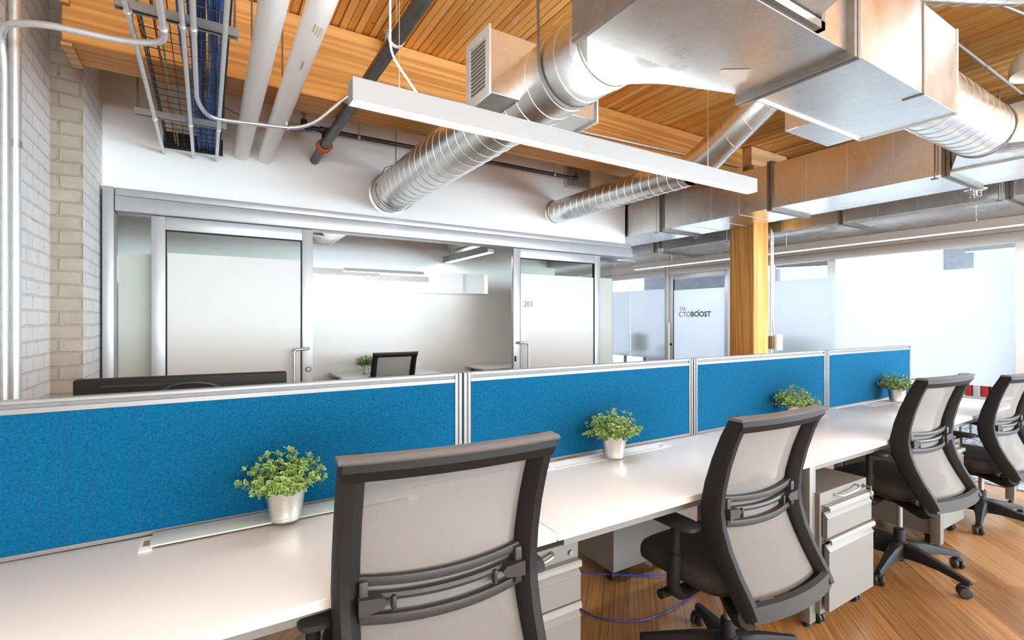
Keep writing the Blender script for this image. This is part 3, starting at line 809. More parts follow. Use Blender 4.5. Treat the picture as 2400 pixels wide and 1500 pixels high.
def put_chair(x, y, rz, dz, label, src=None, group='mesh office chairs at the long desk', base_rot=0.):
    if src is None:
        t = chair0; t['label'] = label
        t.location = (x, y, 0); t.rotation_euler = (0, 0, rz); t['group'] = group
    else: t = copy_tree(src, (x, y, 0), rz, label, group)
    for c in t.children:
        n = c.name.split('.')[0]
        if n in ('star_base', 'caster'): c.rotation_euler.z = base_rot-rz
        elif n != 'gas_column': c.location.z = dz
    return t
def tidy_base(t):
    # casters are modelled in the chair's frame, so turning them about the column keeps them under the star
    return t
put_chair(3.215, 1.185, math.radians(-4), .02, 'grey mesh office chair beside the cabinet with the keys, second from the right')
put_chair(.487, 1.197, math.radians(-5), .03, 'grey mesh office chair closest to the camera, seen from behind', chair0, base_rot=.3)
put_chair(1.695, 1.175, math.radians(-1), -.012, 'grey mesh office chair between the nearest chair and the keyed cabinet', chair0, base_rot=math.radians(16))
put_chair(4.425, 1.17, math.radians(-5), -.035, 'grey mesh office chair at the far right end, cut by the picture edge', chair0, base_rot=math.radians(8))

# ================================================================== POTTED PLANTS
def leaf(m, P, d, nrm, L, Wd):
    d = d.normalized(); s = d.cross(nrm)
    if s.length < 1e-4: s = d.orthogonal()
    s.normalize(); u = s.cross(d)
    def ringpts(k, lift):
        out = []
        for q, ww in ((0.0, .12), (.2, .75), (.45, 1.0), (.7, .78), (.9, .32), (1.0, 0.0)):
            c = .5+(q-.5)*k; out.append((c, ww*k))
        return [P+d*(c*L)+s*(ww*Wd/2)+u*(lift+abs(ww)*.12*Wd) for c, ww in out]+[P+d*(c*L)-s*(ww*Wd/2)+u*(lift+abs(ww)*.12*Wd) for c, ww in out[-2:0:-1]]
    o = ringpts(1.0, 0); i = ringpts(.78, -.0002)
    bm = m.bm; O = [bm.verts.new(p) for p in o]; I = [bm.verts.new(p) for p in i]; n = len(O)
    for k in range(n):
        f = bm.faces.new((O[k], O[(k+1) % n], I[(k+1) % n], I[k])); f.material_index = 1
    f = bm.faces.new(I); f.material_index = 0
def make_plant(seed, nst=74):
    rn = random.Random(seed)
    t = thing('potted_plant', 'small plant', 'potted plant')
    m = MB(); m.lathe([(.001, .0), (.044, 0), (.0455, .004), (.0445, .010), (.0462, .013), (.0455, .016), (.0575, .094), (.0595, .098), (.0585, .100), (.0565, .098), (.0445, .02), (.001, .018)], (0, 0, 0), 'z', 36)
    m.done('pot', 'bucket_metal', t, 35)
    m = MB(); m.lathe([(.001, .084), (.053, .080), (.0505, .05)], (0, 0, 0), 'z', 24); m.done('soil', 'soil', t, 40)
    ms, ml = MB(), MB()
    for k in range(nst):
        a = k*2.399963+rn.uniform(-.3, .3); q = math.sqrt((k+.5)/nst); tilt = q*1.12+rn.uniform(-.12, .12)
        L = rn.uniform(.085, .128)*(1-.16*q); b = Vector((math.cos(a)*.035*q, math.sin(a)*.035*q, .082))
        d = Vector((math.sin(tilt)*math.cos(a), math.sin(tilt)*math.sin(a), math.cos(tilt)))
        pts = []; p = b.copy(); dd = d.copy()
        for i in range(6):
            pts.append(p.copy()); dd = (dd+Vector((rn.uniform(-.12, .12), rn.uniform(-.12, .12), rn.uniform(-.10, .08)-.02*q))).normalized(); p = p+dd*(L/5)
        if pts[-1].z < .06: continue
        ms.tube(pts, [.0016, .0009], 5)
        for i in range(1, 6):
            dr = (pts[i]-pts[i-1]).normalized()
            for s in (0, 1):
                az = i*1.57+s*PI+rn.uniform(-.5, .5); o = dr.orthogonal().normalized(); o2 = dr.cross(o)
                out = (o*math.cos(az)+o2*math.sin(az)+dr*rn.uniform(.35, .9)).normalized()
                leaf(ml, pts[i], out, dr+Vector((0, 0, .3)), rn.uniform(.016, .022), rn.uniform(.011, .0145))
        leaf(ml, pts[-1], dr, o, .016, .009); leaf(ml, pts[-1], (dr+o*.6), -o, .014, .009)
    ms.done('stems', 'stem_green', t, 40)
    ml.done('foliage', ['leaf_inner', 'leaf_edge'], t, 0)
    return t
plant0 = make_plant(5); PG = 'potted plants on the desks'
plant0.location = (.205, 1.645, DT+.0112); plant0.rotation_euler.z = .4; plant0['label'] = 'plant in a metal bucket on the glassy cable lid of the foreground desk'; plant0['group'] = PG
plant1 = make_plant(11); plant1.location = (1.55, 1.645, DT+.0022); plant1['label'] = 'plant in a metal bucket on the flush cable cover between two chairs'; plant1['group'] = PG
copy_tree(plant0, (3.03, 1.65, DT+.0022), 2.6, 'plant in a metal bucket partly hidden by the chair back in front of it', PG)
copy_tree(plant1, (4.43, 1.65, DT+.0022), 1.9, 'plant in a metal bucket on the farthest desk, throwing a shadow on its divider', PG)

# ================================================================== MONITOR behind the first divider
t = thing('computer_monitor', 'black computer monitor seen from behind over the foreground divider', 'monitor', (-.055, 2.20, DT))
m = MB(); m.box(-.385, .275, 2.165, 2.215, .785, 1.142, .008, 2); m.done('rear_case', 'monitor_black', t)
m = MB(); m.box(-.305, .20, 2.1635, 2.1655, 1.112, 1.119); m.done('vent_slot', 'rubber', t, 0)
m = MB(); m.box(-.375, .265, 2.2145, 2.218, .80, 1.135); m.done('screen', 'screen_dark', t, 0)
m = MB(); m.box(-.16, .05, 2.10, 2.31, DT+.001, DT+.012, .004); m.box(-.09, -.02, 2.135, 2.166, DT+.01, 1.0, .006); m.done('stand', 'monitor_black', t)
m = MB(); m.tube([(-.17, 2.12, .86), (-.165, 2.09, 1.05), (-.10, 2.08, 1.118), (-.02, 2.075, 1.128), (.05, 2.08, 1.112), (.10, 2.10, 1.05), (.11, 2.13, .92)], .006, 8, True, .05); m.done('cable', 'black_wire', t)

t.rotation_euler.z = -.11; t.location.z = DT+.004
# network cables lying on the floor under the desks
def floor_cable(pts, label, nm='network_cable', r=.0035):
    m = MB(); m.tube(pts, r, 7, True, .08, 6); return solo(m, nm, 'cable_navy', label, 'cable', 'blue cables on the floor')
z = .004
floor_cable([(1.30, 2.40, z), (1.62, 2.12, z), (2.0, 1.80, z+.010), (2.3, 1.76, z+.004), (2.7, 1.80, z)], 'blue cable on the floor under the second desk, rearmost of the three')
floor_cable([(1.28, 2.36, z+.01), (1.60, 2.08, z+.02), (1.95, 1.765, z+.03), (2.3, 1.72, z+.004), (2.7, 1.74, z)], 'blue cable on the floor under the second desk, middle one of the three')
tie = floor_cable([(1.30, 2.34, z), (1.50, 2.02, z), (1.48, 1.72, z), (1.62, 1.58, z), (1.85, 1.56, z), (2.15, 1.62, z)], 'blue cable looping forward on the floor beside the second chair')

m = MB(); m.tube([(1.485+.012*math.cos(q), 1.99+.004*math.sin(q), .012+.012*math.sin(q)) for q in [2*PI*i/14 for i in range(15)]], .0025, 5); m.tube([(1.49, 1.985, .012), (1.475, 1.93, .006)], .0025, 5); m.done('cable_tie', 'black_wire', tie)

# ================================================================== HANGING LAMPS
def linear_lamp(p0, p1, zb, wd, h, label, rods, glow='lamp_glow', cord=None, group=None, top=ZC, up=False, body='lamp_white'):
    """long rectangular luminaire; p0, p1 = ends of its centre line, zb = underside"""
    p0, p1 = Vector((*p0, 0)), Vector((*p1, 0)); d = (p1-p0).normalized(); L = (p1-p0).length; a = math.atan2(d.y, d.x)
    M = Matrix.Translation(((p0.x+p1.x)/2, (p0.y+p1.y)/2, 0)) @ Matrix.Rotation(a, 4, 'Z')
    t = thing('pendant_lamp', label, 'pendant lamp', ((p0.x+p1.x)/2, (p0.y+p1.y)/2, zb), group)
    th = .004
    m = MB()
    m.box(-L/2, L/2, -wd/2, -wd/2+th, zb, zb+h, .0008, 1, M); m.box(-L/2, L/2, wd/2-th, wd/2, zb, zb+h, .0008, 1, M)
    m.box(-L/2, L/2, -wd/2+th, wd/2-th, zb+h-th, zb+h, 0, 1, M)
    m.box(-L/2, -L/2+th, -wd/2+th, wd/2-th, zb, zb+h-th, 0, 1, M); m.box(L/2-th, L/2, -wd/2+th, wd/2-th, zb, zb+h-th, 0, 1, M)
    m.done('housing', body, t, 30)
    m = MB(); m.box(-L/2+th, L/2-th, -wd/2+th, wd/2-th, zb+.0015, zb+.006, 0, 1, M); m.done('diffuser', glow, t, 0)
    if up: m = MB(); m.box(-L/2+.02, L/2-.02, -wd/2+.008, wd/2-.008, zb+h, zb+h+.0015, 0, 1, M); m.done('added_uplight', 'added_uplight_glow', t, 0)  # glowing strip added on top of the housing to light the planks
    for q in rods:
        p = M @ Vector((q, 0, 0)); m = MB(); m.cyl((p.x, p.y, zb+h), (p.x, p.y, top), .0016, 6); m.lathe([(.001, 0), (.008, 0), (.008, .014), (.001, .014)], (p.x, p.y, zb+h), 'z', 10)
        m.done('suspension_cable', 'steel', t)
    if cord:
        m = MB(); m.tube(cord, .004, 7, True, .05); m.done('power_cord', 'pipe_white', t)
    return t
linear_lamp((.435, 1.80), (2.835, 1.80), 2.125, .070, .080, 'long white pendant lamp hanging above the blue dividers, nearest and largest', (-1.02, .78), cord=[(.70, 1.80, 2.20), (.58, 1.80, 2.34), (.58, 1.80, ZC)], up=True)
linear_lamp((6.20, 6.05), (6.20, -1.5), 2.20, .085, .082, 'long pendant lamp running along the corridor in front of the far glass wall', (-3.0, -1.2, .6, 2.4), 'lamp_glow_corridor', top=2.385, body='header_light')
linear_lamp((2.69, 4.80), (2.69, 5.98), 2.10, .085, .082, 'short white pendant lamp inside the small office behind the doorway', (-.4, .4), 'lamp_glow_office')
# lamps of the far rooms and of the storey behind the strip window
linear_lamp((8.15, 4.75), (8.85, 3.45), 2.22, .085, .10, 'white pendant lamp in the far room right of the timber column', (-.5, .5), 'lamp_glow', None, None, 2.95)
linear_lamp((8.3, 2.35), (8.3, -.2), 2.22, .085, .10, 'bright pendant lamp in the far room at the right edge', (-1, 1), 'lamp_glow', None, None, 2.95)
for i, (x0, x1, y, lb) in enumerate(((1.6, 2.75, 7.0, 'nearest pale lamp seen through the strip window'), (1.2, 2.3, 7.7, 'middle pale lamp seen through the strip window'), (2.3, 3.4, 8.4, 'farthest pale lamp seen through the strip window'))):
    linear_lamp((x0, y), (x1, y), 2.02-.0*i, .10, .10, lb, (-.4, .4), 'lamp_glow_office')
# white dome lamp at the upper right
t = thing('dome_lamp', 'white dome lamp at the upper right edge of the picture', 'lamp', (4.105, .81, 2.78))
m = MB(); m.lathe([(.150, 0), (.152, .02), (.146, .07), (.125, .115), (.085, .145), (.04, .155), (.02, .175), (.001, .176)], (4.105, .81, 2.78), 'z', 32)
m.lathe([(.147, 0), (.142, .07), (.12, .11), (.08, .138), (.001, .145)], (4.105, .81, 2.78), 'z', 32); m.done('lamp_shade', 'white_paint', t, 50)
m = MB(); m.cyl((4.105, .81, 2.95), (4.105, .81, ZC), .008, 8); m.done('stem', 'pipe_white', t)
m = MB(); m.lathe([(.001, .06), (.03, .055), (.035, .03), (.02, .01), (.001, .005)], (4.105, .81, 2.80), 'z', 16); m.done('bulb', 'white_paint', t, 50)

# ================================================================== VENTILATION
# big unit: two sheet-metal boxes with dark flanges
UZ, UT = 2.37, 2.78
t = thing('ventilation_unit', 'large galvanized ventilation unit hanging at the top right, nearest the camera', 'ventilation unit', (2.1, 1.14, UZ))
m = MB(); m.box(1.135, 2.075, .93, 1.375, UZ, UT, .002, 1); a = m.done('casing', 'galvanized', t)
m = MB(); m.quad((1.88, 1.20, UZ-.0012), (1.96, 1.28, UZ-.0012), (1.86, 1.345, UZ-.0012), (1.78, 1.265, UZ-.0012)); m.done('type_label', 'sticker', a, 0)
for x0 in (1.118, 2.072, 2.100):
    m = MB(); m.box(x0, x0+.020, .905, 1.40, UZ-.026, UT+.026); m.done('flange', 'flange_dark', t, 0)
m = MB(); m.box(1.117, 1.15, 1.36, 1.40, UZ-.012, UZ-.002); m.done('corner_clip', 'steel', t, 0)
m = MB(); m.box(2.12, 3.150, .922, 1.345, UZ, UT, .002, 1); b = m.done('casing', 'galvanized', t)
m = MB(); m.box(2.74, 2.755, .918, 1.0, UZ-.004, UT); m.done('seam', 'flange_dark', b, 0)
m = MB(); m.box(3.138, 3.156, .918, 1.352, UZ-.006, UT+.004); m.done('rim', 'galvanized_dull', t, 0)
m = MB(); m.box(2.12, 3.137, 1.345, 1.353, UZ-.008, UZ+.012); m.done('rim', 'galvanized_dull', t, 0)
# return collar towards the camera
m = MB(); m.grid([[(1.28, .93, UZ+.035), (1.83, .93, UZ+.035), (1.83, .93, UT-.02), (1.28, .93, UT-.02)], [(1.36, .52, UZ+.16), (1.76, .52, UZ+.16), (1.76, .52, UT+.1), (1.36, .52, UT+.1)]], close_u=True, cap=True)
m.done('return_collar', 'galvanized', t, 20)
m = MB(); m.box(1.25, 1.86, .905, .929, UZ+.004, UZ+.032); m.box(1.25, 1.86, .905, .929, UT-.02, UT+.01); m.box(1.835, 1.86, .905, .929, UZ+.004, UT); m.box(1.25, 1.275, .905, .929, UZ+.004, UT); m.done('flange', 'flange_dark', t, 0)
for xx in (1.2, 3.08):
    m = MB(); m.cyl((xx, 1.2, UT), (xx, 1.2, ZC), .005, 8); m.done('hanger_rod', 'strut_metal', t)
# small access box under the far side
m = MB(); m.box(2.74, 3.20, 1.36, 1.545, UZ+.03, UZ+.17, .002, 1); m.done('access_box', 'galvanized', t)

# transition and long spiral duct running to the back wall, through the grille box
CX, CZ, RR = 1.487, 2.552, .18
t = thing('spiral_duct', 'wide spiral duct running from the big unit to the wall above the office door', 'round duct', (CX, 3.1, CZ))
m = MB(); m.spiral((CX, 1.60, CZ), (CX, YW-.002, CZ), RR, .115, 44); m.done('duct_tube', 'galvanized', t, 50)
m = MB(); n = 40; c_r, r_r = [], []
rect = []
for k in range(n):
    q = 2*PI*k/n; cx, cz = math.cos(q), math.sin(q); s = 1/max(abs(cx), abs(cz))
    rect.append((1.60+cx*s*.43, 1.376, (UZ+UT)/2+cz*s*(UT-UZ)/2*.98))
    c_r.append((CX+RR*cx, 1.60, CZ+RR*cz))
m.grid([rect, c_r], close_u=True); m.done('transition', 'galvanized', t, 15)
m = MB(); m.lathe([(RR+.002, -.02), (RR+.007, -.016), (RR+.007, .016), (RR+.002, .02)], (CX, 1.63, CZ), 'y', 40); m.done('joint_band', 'galvanized_dull', t)
m = MB(); y = 1.87
m.grid([[(CX-(RR+.02), y+dy, ZC)]+[(CX+(RR+.007)*math.cos(q), y+dy, CZ+(RR+.007)*math.sin(q)) for q in [PI+PI*i/24 for i in range(25)]]+[(CX+RR+.02, y+dy, ZC)] for dy in (-.012, .012)])
m.done('hanger_strap', 'strut_metal', t)
m = MB(); y = 4.45; q_ = RR+.012
m.tube([(CX, y, CZ+.235), (CX-.10, y, CZ+.19)]+[(CX+q_*math.cos(q), y, CZ+q_*math.sin(q)) for q in [PI+PI*i/20 for i in range(21)]]+[(CX+.10, y, CZ+.19), (CX, y, CZ+.235)], .004, 6)
m.done('hanger_loop', 'strut_metal', t)
m = MB(); m.cyl((CX, y, CZ+.235), (CX, y, ZC), .004, 6); m.done('hanger_rod', 'strut_metal', t)
m = MB(); m.lathe([(RR+.001, 0), (RR+.018, 0), (RR+.018, -.006), (RR+.001, -.010)], (CX, YW, CZ), 'y', 40); m.done('wall_collar', 'galvanized_dull', t)

t = thing('grille_box', 'galvanized box with a louvred side grille fitted around the wide spiral duct', 'air box', (1.497, 2.20, 2.45))
X0, X1, Y0, Y1, Z0, Z1 = 1.165, 1.835, 2.09, 2.315, 2.452, 2.765
m = MB(); m.box(X0, X1, Y0, Y1, Z0, Z1, .002, 1); m.done('casing', 'galvanized', t)
def grille(parent, xg, y0, y1, z0, z1, side, n=12, mat='grille_white'):
    m = MB(); f = .028; xo = xg+side*.010
    for a in ((y0-.012, y1+.012, z0-.012, z0+f), (y0-.012, y1+.012, z1-f, z1+.012), (y0-.012, y0+f, z0+f, z1-f), (y1-f, y1+.012, z0+f, z1-f)): m.box(min(xg, xo), max(xg, xo), *a)
    o = m.done('grille_frame', mat, parent, 0)
    for i in range(n):
        z = z0+f+(z1-z0-2*f)*(i+.5)/n; dz = (z1-z0-2*f)/n*.42
        m = MB(); m.prism([(xg+side*.001, z+dz*1.1), (xg+side*.009, z-dz*.75), (xg+side*.009, z-dz*1.05), (xg+side*.001, z+dz*.8)], 'y', y0+f, y1-f); m.done('louvre', mat, o, 0)
    m = MB(); m.box(min(xg, xg+side*.0006), max(xg, xg+side*.0006), y0+f, y1-f, z0+f, z1-f); m.done('grille_back', 'cabinet_dark', o, 0)
grille(t, X0, Y0, Y1, Z0, Z1, -1, 13); grille(t, X1, Y0, Y1, Z0, Z1, 1, 13)
# second, smaller spiral duct
SX, SZ, SR = 3.447, 2.60, .125
t = thing('spiral_duct', 'narrow spiral duct with a bend, right of the wide one, entering the wall', 'round duct', (SX, 3.6, SZ))
m = MB(); m.spiral((SX, 2.74, SZ), (SX, YW-.002, SZ), SR, .10, 36); m.done('duct_tube', 'galvanized', t, 50)
e0, e1 = Vector((SX, 2.74, SZ)), Vector((SX, 2.56, SZ+.075)); e2 = Vector((SX, 1.92, SZ+.46))
m = MB(); m.tube([e0, e1, e1+(e2-e1)*.12], SR+.003, 36, False, .12, 6); m.done('elbow', 'galvanized', t, 60)
m = MB(); m.spiral(e1+(e2-e1)*.10, e2, SR, .17, 36, .004); m.tube([e2, e2+(e2-e1).normalized()*.1, (SX, 1.80, ZC)], SR, 24, True, .1); m.done('duct_tube', 'galvanized', t, 50)
m = MB(); m.lathe([(SR+.001, 0), (SR+.015, 0), (SR+.015, -.006), (SR+.001, -.010)], (SX, YW, SZ), 'y', 36); m.done('wall_collar', 'galvanized_dull', t)
# short duct from the unit to the corridor duct
t = thing('spiral_duct', 'short wide spiral duct joining the big unit to the corridor duct at the right edge', 'round duct', (3.75, 1.137, 2.587))
m = MB(); m.spiral((3.152, 1.137, 2.587), (4.30, 1.137, 2.587), .168, .105, 44, .0035); m.done('duct_tube', 'galvanized', t, 50)
m = MB(); circ, rect = [], []
for k in range(40):
    q = 2*PI*k/40; c_, s_ = math.cos(q), math.sin(q); k_ = 1/max(abs(c_), abs(s_))
    circ.append((4.30, 1.137+.168*c_, 2.587+.168*s_)); rect.append((4.597, .86+.52*c_*k_, 2.635+.20*s_*k_))
m.grid([circ, rect], close_u=True); m.done('transition', 'galvanized', t, 15)
m = MB(); m.lathe([(.170, -.012), (.176, -.01), (.176, .01), (.170, .012)], (4.295, 1.137, 2.587), 'x', 40); m.done('joint_band', 'flange_dark', t)
# extra duct passing the upper right corner
t = solo(MB().spiral((2.95, 1.12, 3.06), (4.7, .03, 3.06), .105, .1, 28), 'spiral_duct', 'galvanized', 'thin spiral duct crossing the very top right corner under the planks', 'round duct', None, 50)

def rect_duct(x0, x1, y0, y1, z0, z1, flanges, label, seams):
    t = thing('rectangular_duct', label, 'rectangular duct', ((x0+x1)/2, (y0+y1)/2, z0))
    m = MB(); m.box(x0, x1, y0, y1, z0, z1, .002, 1); d = m.done('casing', 'galvanized', t)
    for y in flanges:
        for dy in (-.026, .004):
            m = MB(); m.box(x0-.020, x1+.020, y+dy, y+dy+.022, z0-.024, z0); m.box(x0-.020, x1+.020, y+dy, y+dy+.022, z1, z1+.024)
            m.box(x0-.020, x0, y+dy, y+dy+.022, z0, z1); m.box(x1, x1+.020, y+dy, y+dy+.022, z0, z1)
            m.done('flange', 'flange_dark', t, 0)
    for y in seams:
        if y > 7.5: continue
        m = MB(); m.box(x0-.003, x1+.003, y-.003, y+.003, z0-.003, z1+.003); m.done('stiffening_rib', 'galvanized', t, 0)
    for y in flanges[1::2]:
        for xx in (x0-.03, x1+.03):
            m = MB(); m.cyl((xx, y+.06, z0-.03), (xx, y+.06, ZC), .005, 6); m.box(xx-.02, xx+.02, y+.04, y+.08, z0-.034, z0-.026); m.done('hanger_rod', 'strut_metal', t)
    return t
f1 = [5.385, 4.057, 2.73, 1.405, .08]
rect_duct(4.60, 5.25, -1.2, 9.2, 2.42, 2.845, f1, 'wide rectangular duct along the corridor, passing in front of the timber column', [y+k*.332 for y in (4.057, 2.73, 1.405, 5.385) for k in (1, 2, 3)])
f2 = [5.17, 3.90, 2.62, 1.33, .05]
rect_duct(5.72, 6.83, -1.2, 9.2, 2.385, 2.70, f2, 'second rectangular duct behind the timber column, above the corridor lamp', [y+k*.32 for y in (3.90, 2.62, 1.33, 5.17) for k in (1, 2, 3)])

# ducts ending inside the small office
t = thing('spiral_duct', 'end of a wide spiral duct just under the header, inside the office', 'round duct', (1.16, 5.8, 2.40))
m = MB(); m.spiral((1.16, 4.95, 2.405), (1.16, YB-.002, 2.405), .185, .085, 36); m.done('duct_tube', 'galvanized', t, 50)
m = MB(); m.box(.86, 1.22, 5.52, 5.62, 2.245, 2.60); m.done('flange', 'white_paint', t, 0)
solo(MB().spiral((2.86, 4.85, 2.36), (2.86, YB-.002, 2.36), .15, .085, 32), 'spiral_duct', 'galvanized', 'end of a spiral duct above the pendant lamp inside the office', 'round duct', None, 50)

# wall vent
t = thing('wall_vent', 'white louvred vent high on the wall beside the narrow duct', 'vent', (3.79, YW, 2.92))
m = MB(); xa, xb, za, zb = 3.59, 4.0, 2.915, 3.235
for a in ((xa, xb, za, za+.03), (xa, xb, zb-.03, zb), (xa, xa+.03, za+.03, zb-.03), (xb-.03, xb, za+.03, zb-.03)): m.box(a[0], a[1], YW-.012, YW, a[2], a[3])
vf = m.done('grille_frame', 'grille_white', t, 0)
for i in range(14):
    z = za+.03+(zb-za-.06)*(i+.5)/14; m = MB(); m.prism([(YW-.0015, z+.008), (YW-.011, z-.003), (YW-.011, z-.006), (YW-.0015, z+.005)], 'x', xa+.03, xb-.03); m.done('louvre', 'grille_white', vf, 0)
m = MB(); m.box(xa+.03, xb-.03, YW-.0015, YW-.0005, za+.03, zb-.03); m.done('grille_back', 'cabinet_dark', vf, 0)

# ================================================================== PIPES AND CONDUITS
t = thing('insulated_pipe', 'thick white insulated pipe, left one of the pair', 'pipe', (.245, 1.6, 2.722), 'white pipes')
m = MB(); m.tube([(.245, -1.5, 2.722), (.245, YW-.001, 2.722)], .058, 28); m.done('pipe_jacket', 'pipe_white', t)
m = MB(); m.cyl((.20, 2.9, 2.75), (.20, 2.9, ZC), .005, 6); m.done('hanger_rod', 'strut_metal', t)
t = thing('insulated_pipe', 'thick white insulated pipe with faint yellow marks, right one of the pair', 'pipe', (.422, 1.6, 2.722), 'white pipes')
m = MB(); m.tube([(.422, -1.5, 2.722), (.422, YW-.001, 2.722)], .0575, 28); m.done('pipe_jacket', 'pipe_white', t)
m = MB(); m.cyl((.375, 3.15, 2.75), (.375, 3.15, ZC), .005, 6); m.done('hanger_rod', 'strut_metal', t)
for y0, y1, q0, q1 in ((2.33, 2.40, 1.42, 1.47), (2.34, 2.42, 1.50, 1.54), (2.35, 2.44, 1.57, 1.62), (2.36, 2.43, 1.65, 1.68), (2.70, 2.79, 1.45, 1.52)):
    m = MB(); m.grid([[(.422+.0578*math.cos(PI*q), y, 2.722+.0578*math.sin(PI*q)) for q in (q0, (q0+q1)/2, q1)] for y in (y0, (y0+y1)/2, y1)]); m.done('paint_mark', 'mark_yellow', t)
t = thing('sprinkler_main', 'black sprinkler pipe slanting behind the near pendant lamp to the wall', 'pipe', (.812, 1.8, 2.762))
m = MB(); m.tube([(.812, -1.5, 2.762), (.812, YW-.001, 2.762)], .0375, 20); m.done('pipe', 'black_pipe', t)
m = MB()
m.lathe([(.038, -.035), (.052, -.03), (.056, -.012), (.050, 0), (.056, .012), (.052, .03), (.038, .035)], (.812, 4.22, 2.762), 'y', 24, False); m.box(.75, .776, 4.19, 4.25, 2.745, 2.78, .004); m.box(.848, .874, 4.19, 4.25, 2.745, 2.78, .004)
m.done('coupling', 'coupling_red', t, 35)
m = MB(); m.lathe([(.038, -.012), (.041, -.011), (.041, .011), (.038, .012)], (.812, 2.42, 2.762), 'y', 24); m.done('hanger_ring', 'pipe_white', t)
m = MB(); m.cyl((.812, 2.42, 2.80), (.812, 2.42, ZC), .004, 6); m.done('hanger_rod', 'steel', t)
t = thing('sprinkler_branch', 'thin dark branch pipe with tee and valve running along under the beam', 'pipe', (2.2, 4.45, 3.0))
m = MB(); m.tube([(.70, 4.45, 2.975), (3.61, 4.45, 2.975)], .0195, 14); m.tube([(.865, 4.45, 2.975), (.865, 4.45, 2.86), (.84, 4.30, 2.80)], .017, 12, True, .05); m.done('pipe', 'black_pipe', t)
m = MB()
for a in (((.82, 4.45, 2.975), (.91, 4.45, 2.975)), ((.865, 4.45, 2.975), (.865, 4.45, 2.90))): m.tube(a, .029, 14)
m.tube([(.735, 4.45, 2.975), (.70, 4.45, 2.975), (.695, 4.45, 3.0), (.695, 4.45, 3.03)], .027, 14, True, .02); m.tube([(3.575, 4.45, 2.975), (3.63, 4.45, 2.975)], .029, 14); m.cyl((3.615, 4.45, 2.975), (3.615, 4.45, 3.04), .012, 10)
m.done('fitting', 'black_pipe', t)
m = MB(); m.cyl((.695, 4.45, 3.03), (.695, 4.45, 3.075), .008, 8); m.lathe([(.003, 0), (.028, .002), (.028, .008), (.003, .010)], (.695, 4.45, 3.075), 'z', 14, True); m.done('valve_wheel', 'brass', t)
for xx in (1.15, 3.30):
    m = MB(); m.cyl((xx, 4.45, 2.995), (xx, 4.45, ZC), .004, 6); m.lathe([(.021, -.008), (.025, -.008), (.025, .008), (.021, .008)], (xx, 4.45, 2.975), 'x', 14); m.done('hanger', 'steel', t)

def conduit(pts, r, label, clamps=(), bend=.10, group='metal conduits', nm='conduit'):
    t = thing(nm, label, 'conduit', tuple(pts[0]), group)
    m = MB(); m.tube(pts, r, 12, True, bend, 7); m.done('tube', 'conduit_metal', t)
    for c, ax in clamps:
        m = MB(); m.lathe([(r, -.016), (r+.004, -.016), (r+.004, .016), (r, .016)], c, ax, 14); m.box(c[0]-.006, c[0]+.006, c[1]-.006, c[1]+.006, c[2]+r, c[2]+r+.026); m.done('coupling', 'steel', t)
    return t
CZ2 = 2.632
conduit([(-.279, -1.5, CZ2), (-.279, YW-.001, CZ2)], .0115, 'straight grey conduit along the left side of the cable tray', [((-.279, 2.6, CZ2), 'y'), ((-.279, 3.88, CZ2), 'y')])
conduit([(-.088, -1.5, CZ2), (-.088, YW-.001, CZ2)], .0115, 'straight grey conduit under the middle of the cable tray', [((-.088, 2.6, CZ2), 'y'), ((-.088, 3.88, CZ2), 'y')])
conduit([(.075, -1.5, CZ2), (.068, YW-.001, CZ2)], .0115, 'straight grey conduit along the right side of the cable tray', [((.069, 3.88, CZ2), 'y')])
conduit([(-.048, -1.5, CZ2), (-.048, 3.42, CZ2), (.01, 3.58, 2.595), (.56, 3.47, 2.595), (.76, 3.37, 2.80), (.93, 3.374, 2.965), (2.6, 3.374, 3.00), (5.1, 3.374, 3.07)], .0125, 'grey conduit that bends right under the white pipes and follows the beam', [((-.048, 2.6, CZ2), 'y'), ((.44, 3.493, 2.595), 'x'), ((1.2, 3.374, 2.972), 'x'), ((2.75, 3.374, 3.004), 'x'), ((4.35, 3.374, 3.049), 'x')], .16)
conduit([(-.157, -1.5, 2.600), (-.157, 2.72, 2.600), (-.30, 2.80, 2.600), (-.62, 2.86, 2.620), (-.772, 3.02, 2.640), (-.772, 3.09, 2.5), (-.772, 3.09, .002)], .0145, 'grey conduit bending left off the ceiling and down the brick wall', [((-.157, 2.6, 2.600), 'y')], .13)
conduit([(-.770, 3.22, .002), (-.770, 3.22, ZC)], .0235, 'thick straight vertical conduit on the brick wall', [((-.770, 3.22, 2.18), 'z')])
def strut(y, x0, x1, label):
    t = thing('strut_channel', label, 'support channel', ((x0+x1)/2, y, 2.66))
    m = MB(); z0 = 2.645
    m.box(x0, x1, y-.020, y+.020, z0+.034, z0+.038); m.box(x0, x1, y-.020, y-.016, z0, z0+.034); m.box(x0, x1, y+.016, y+.020, z0, z0+.034); m.box(x0, x1, y-.016, y-.008, z0, z0+.003); m.box(x0, x1, y+.008, y+.016, z0, z0+.003)
    m.done('channel', 'strut_metal', t, 0)
    for xx in (x0+.015, x1-.015):
        m = MB(); m.cyl((xx, y, z0+.02), (xx, y, ZC), .005, 8); m.done('hanger_rod', 'strut_metal', t)
strut(2.60, -.325, .125, 'upper steel support channel crossing under the cable tray'); strut(3.89, -.385, .115, 'lower steel support channel crossing under the cable tray')
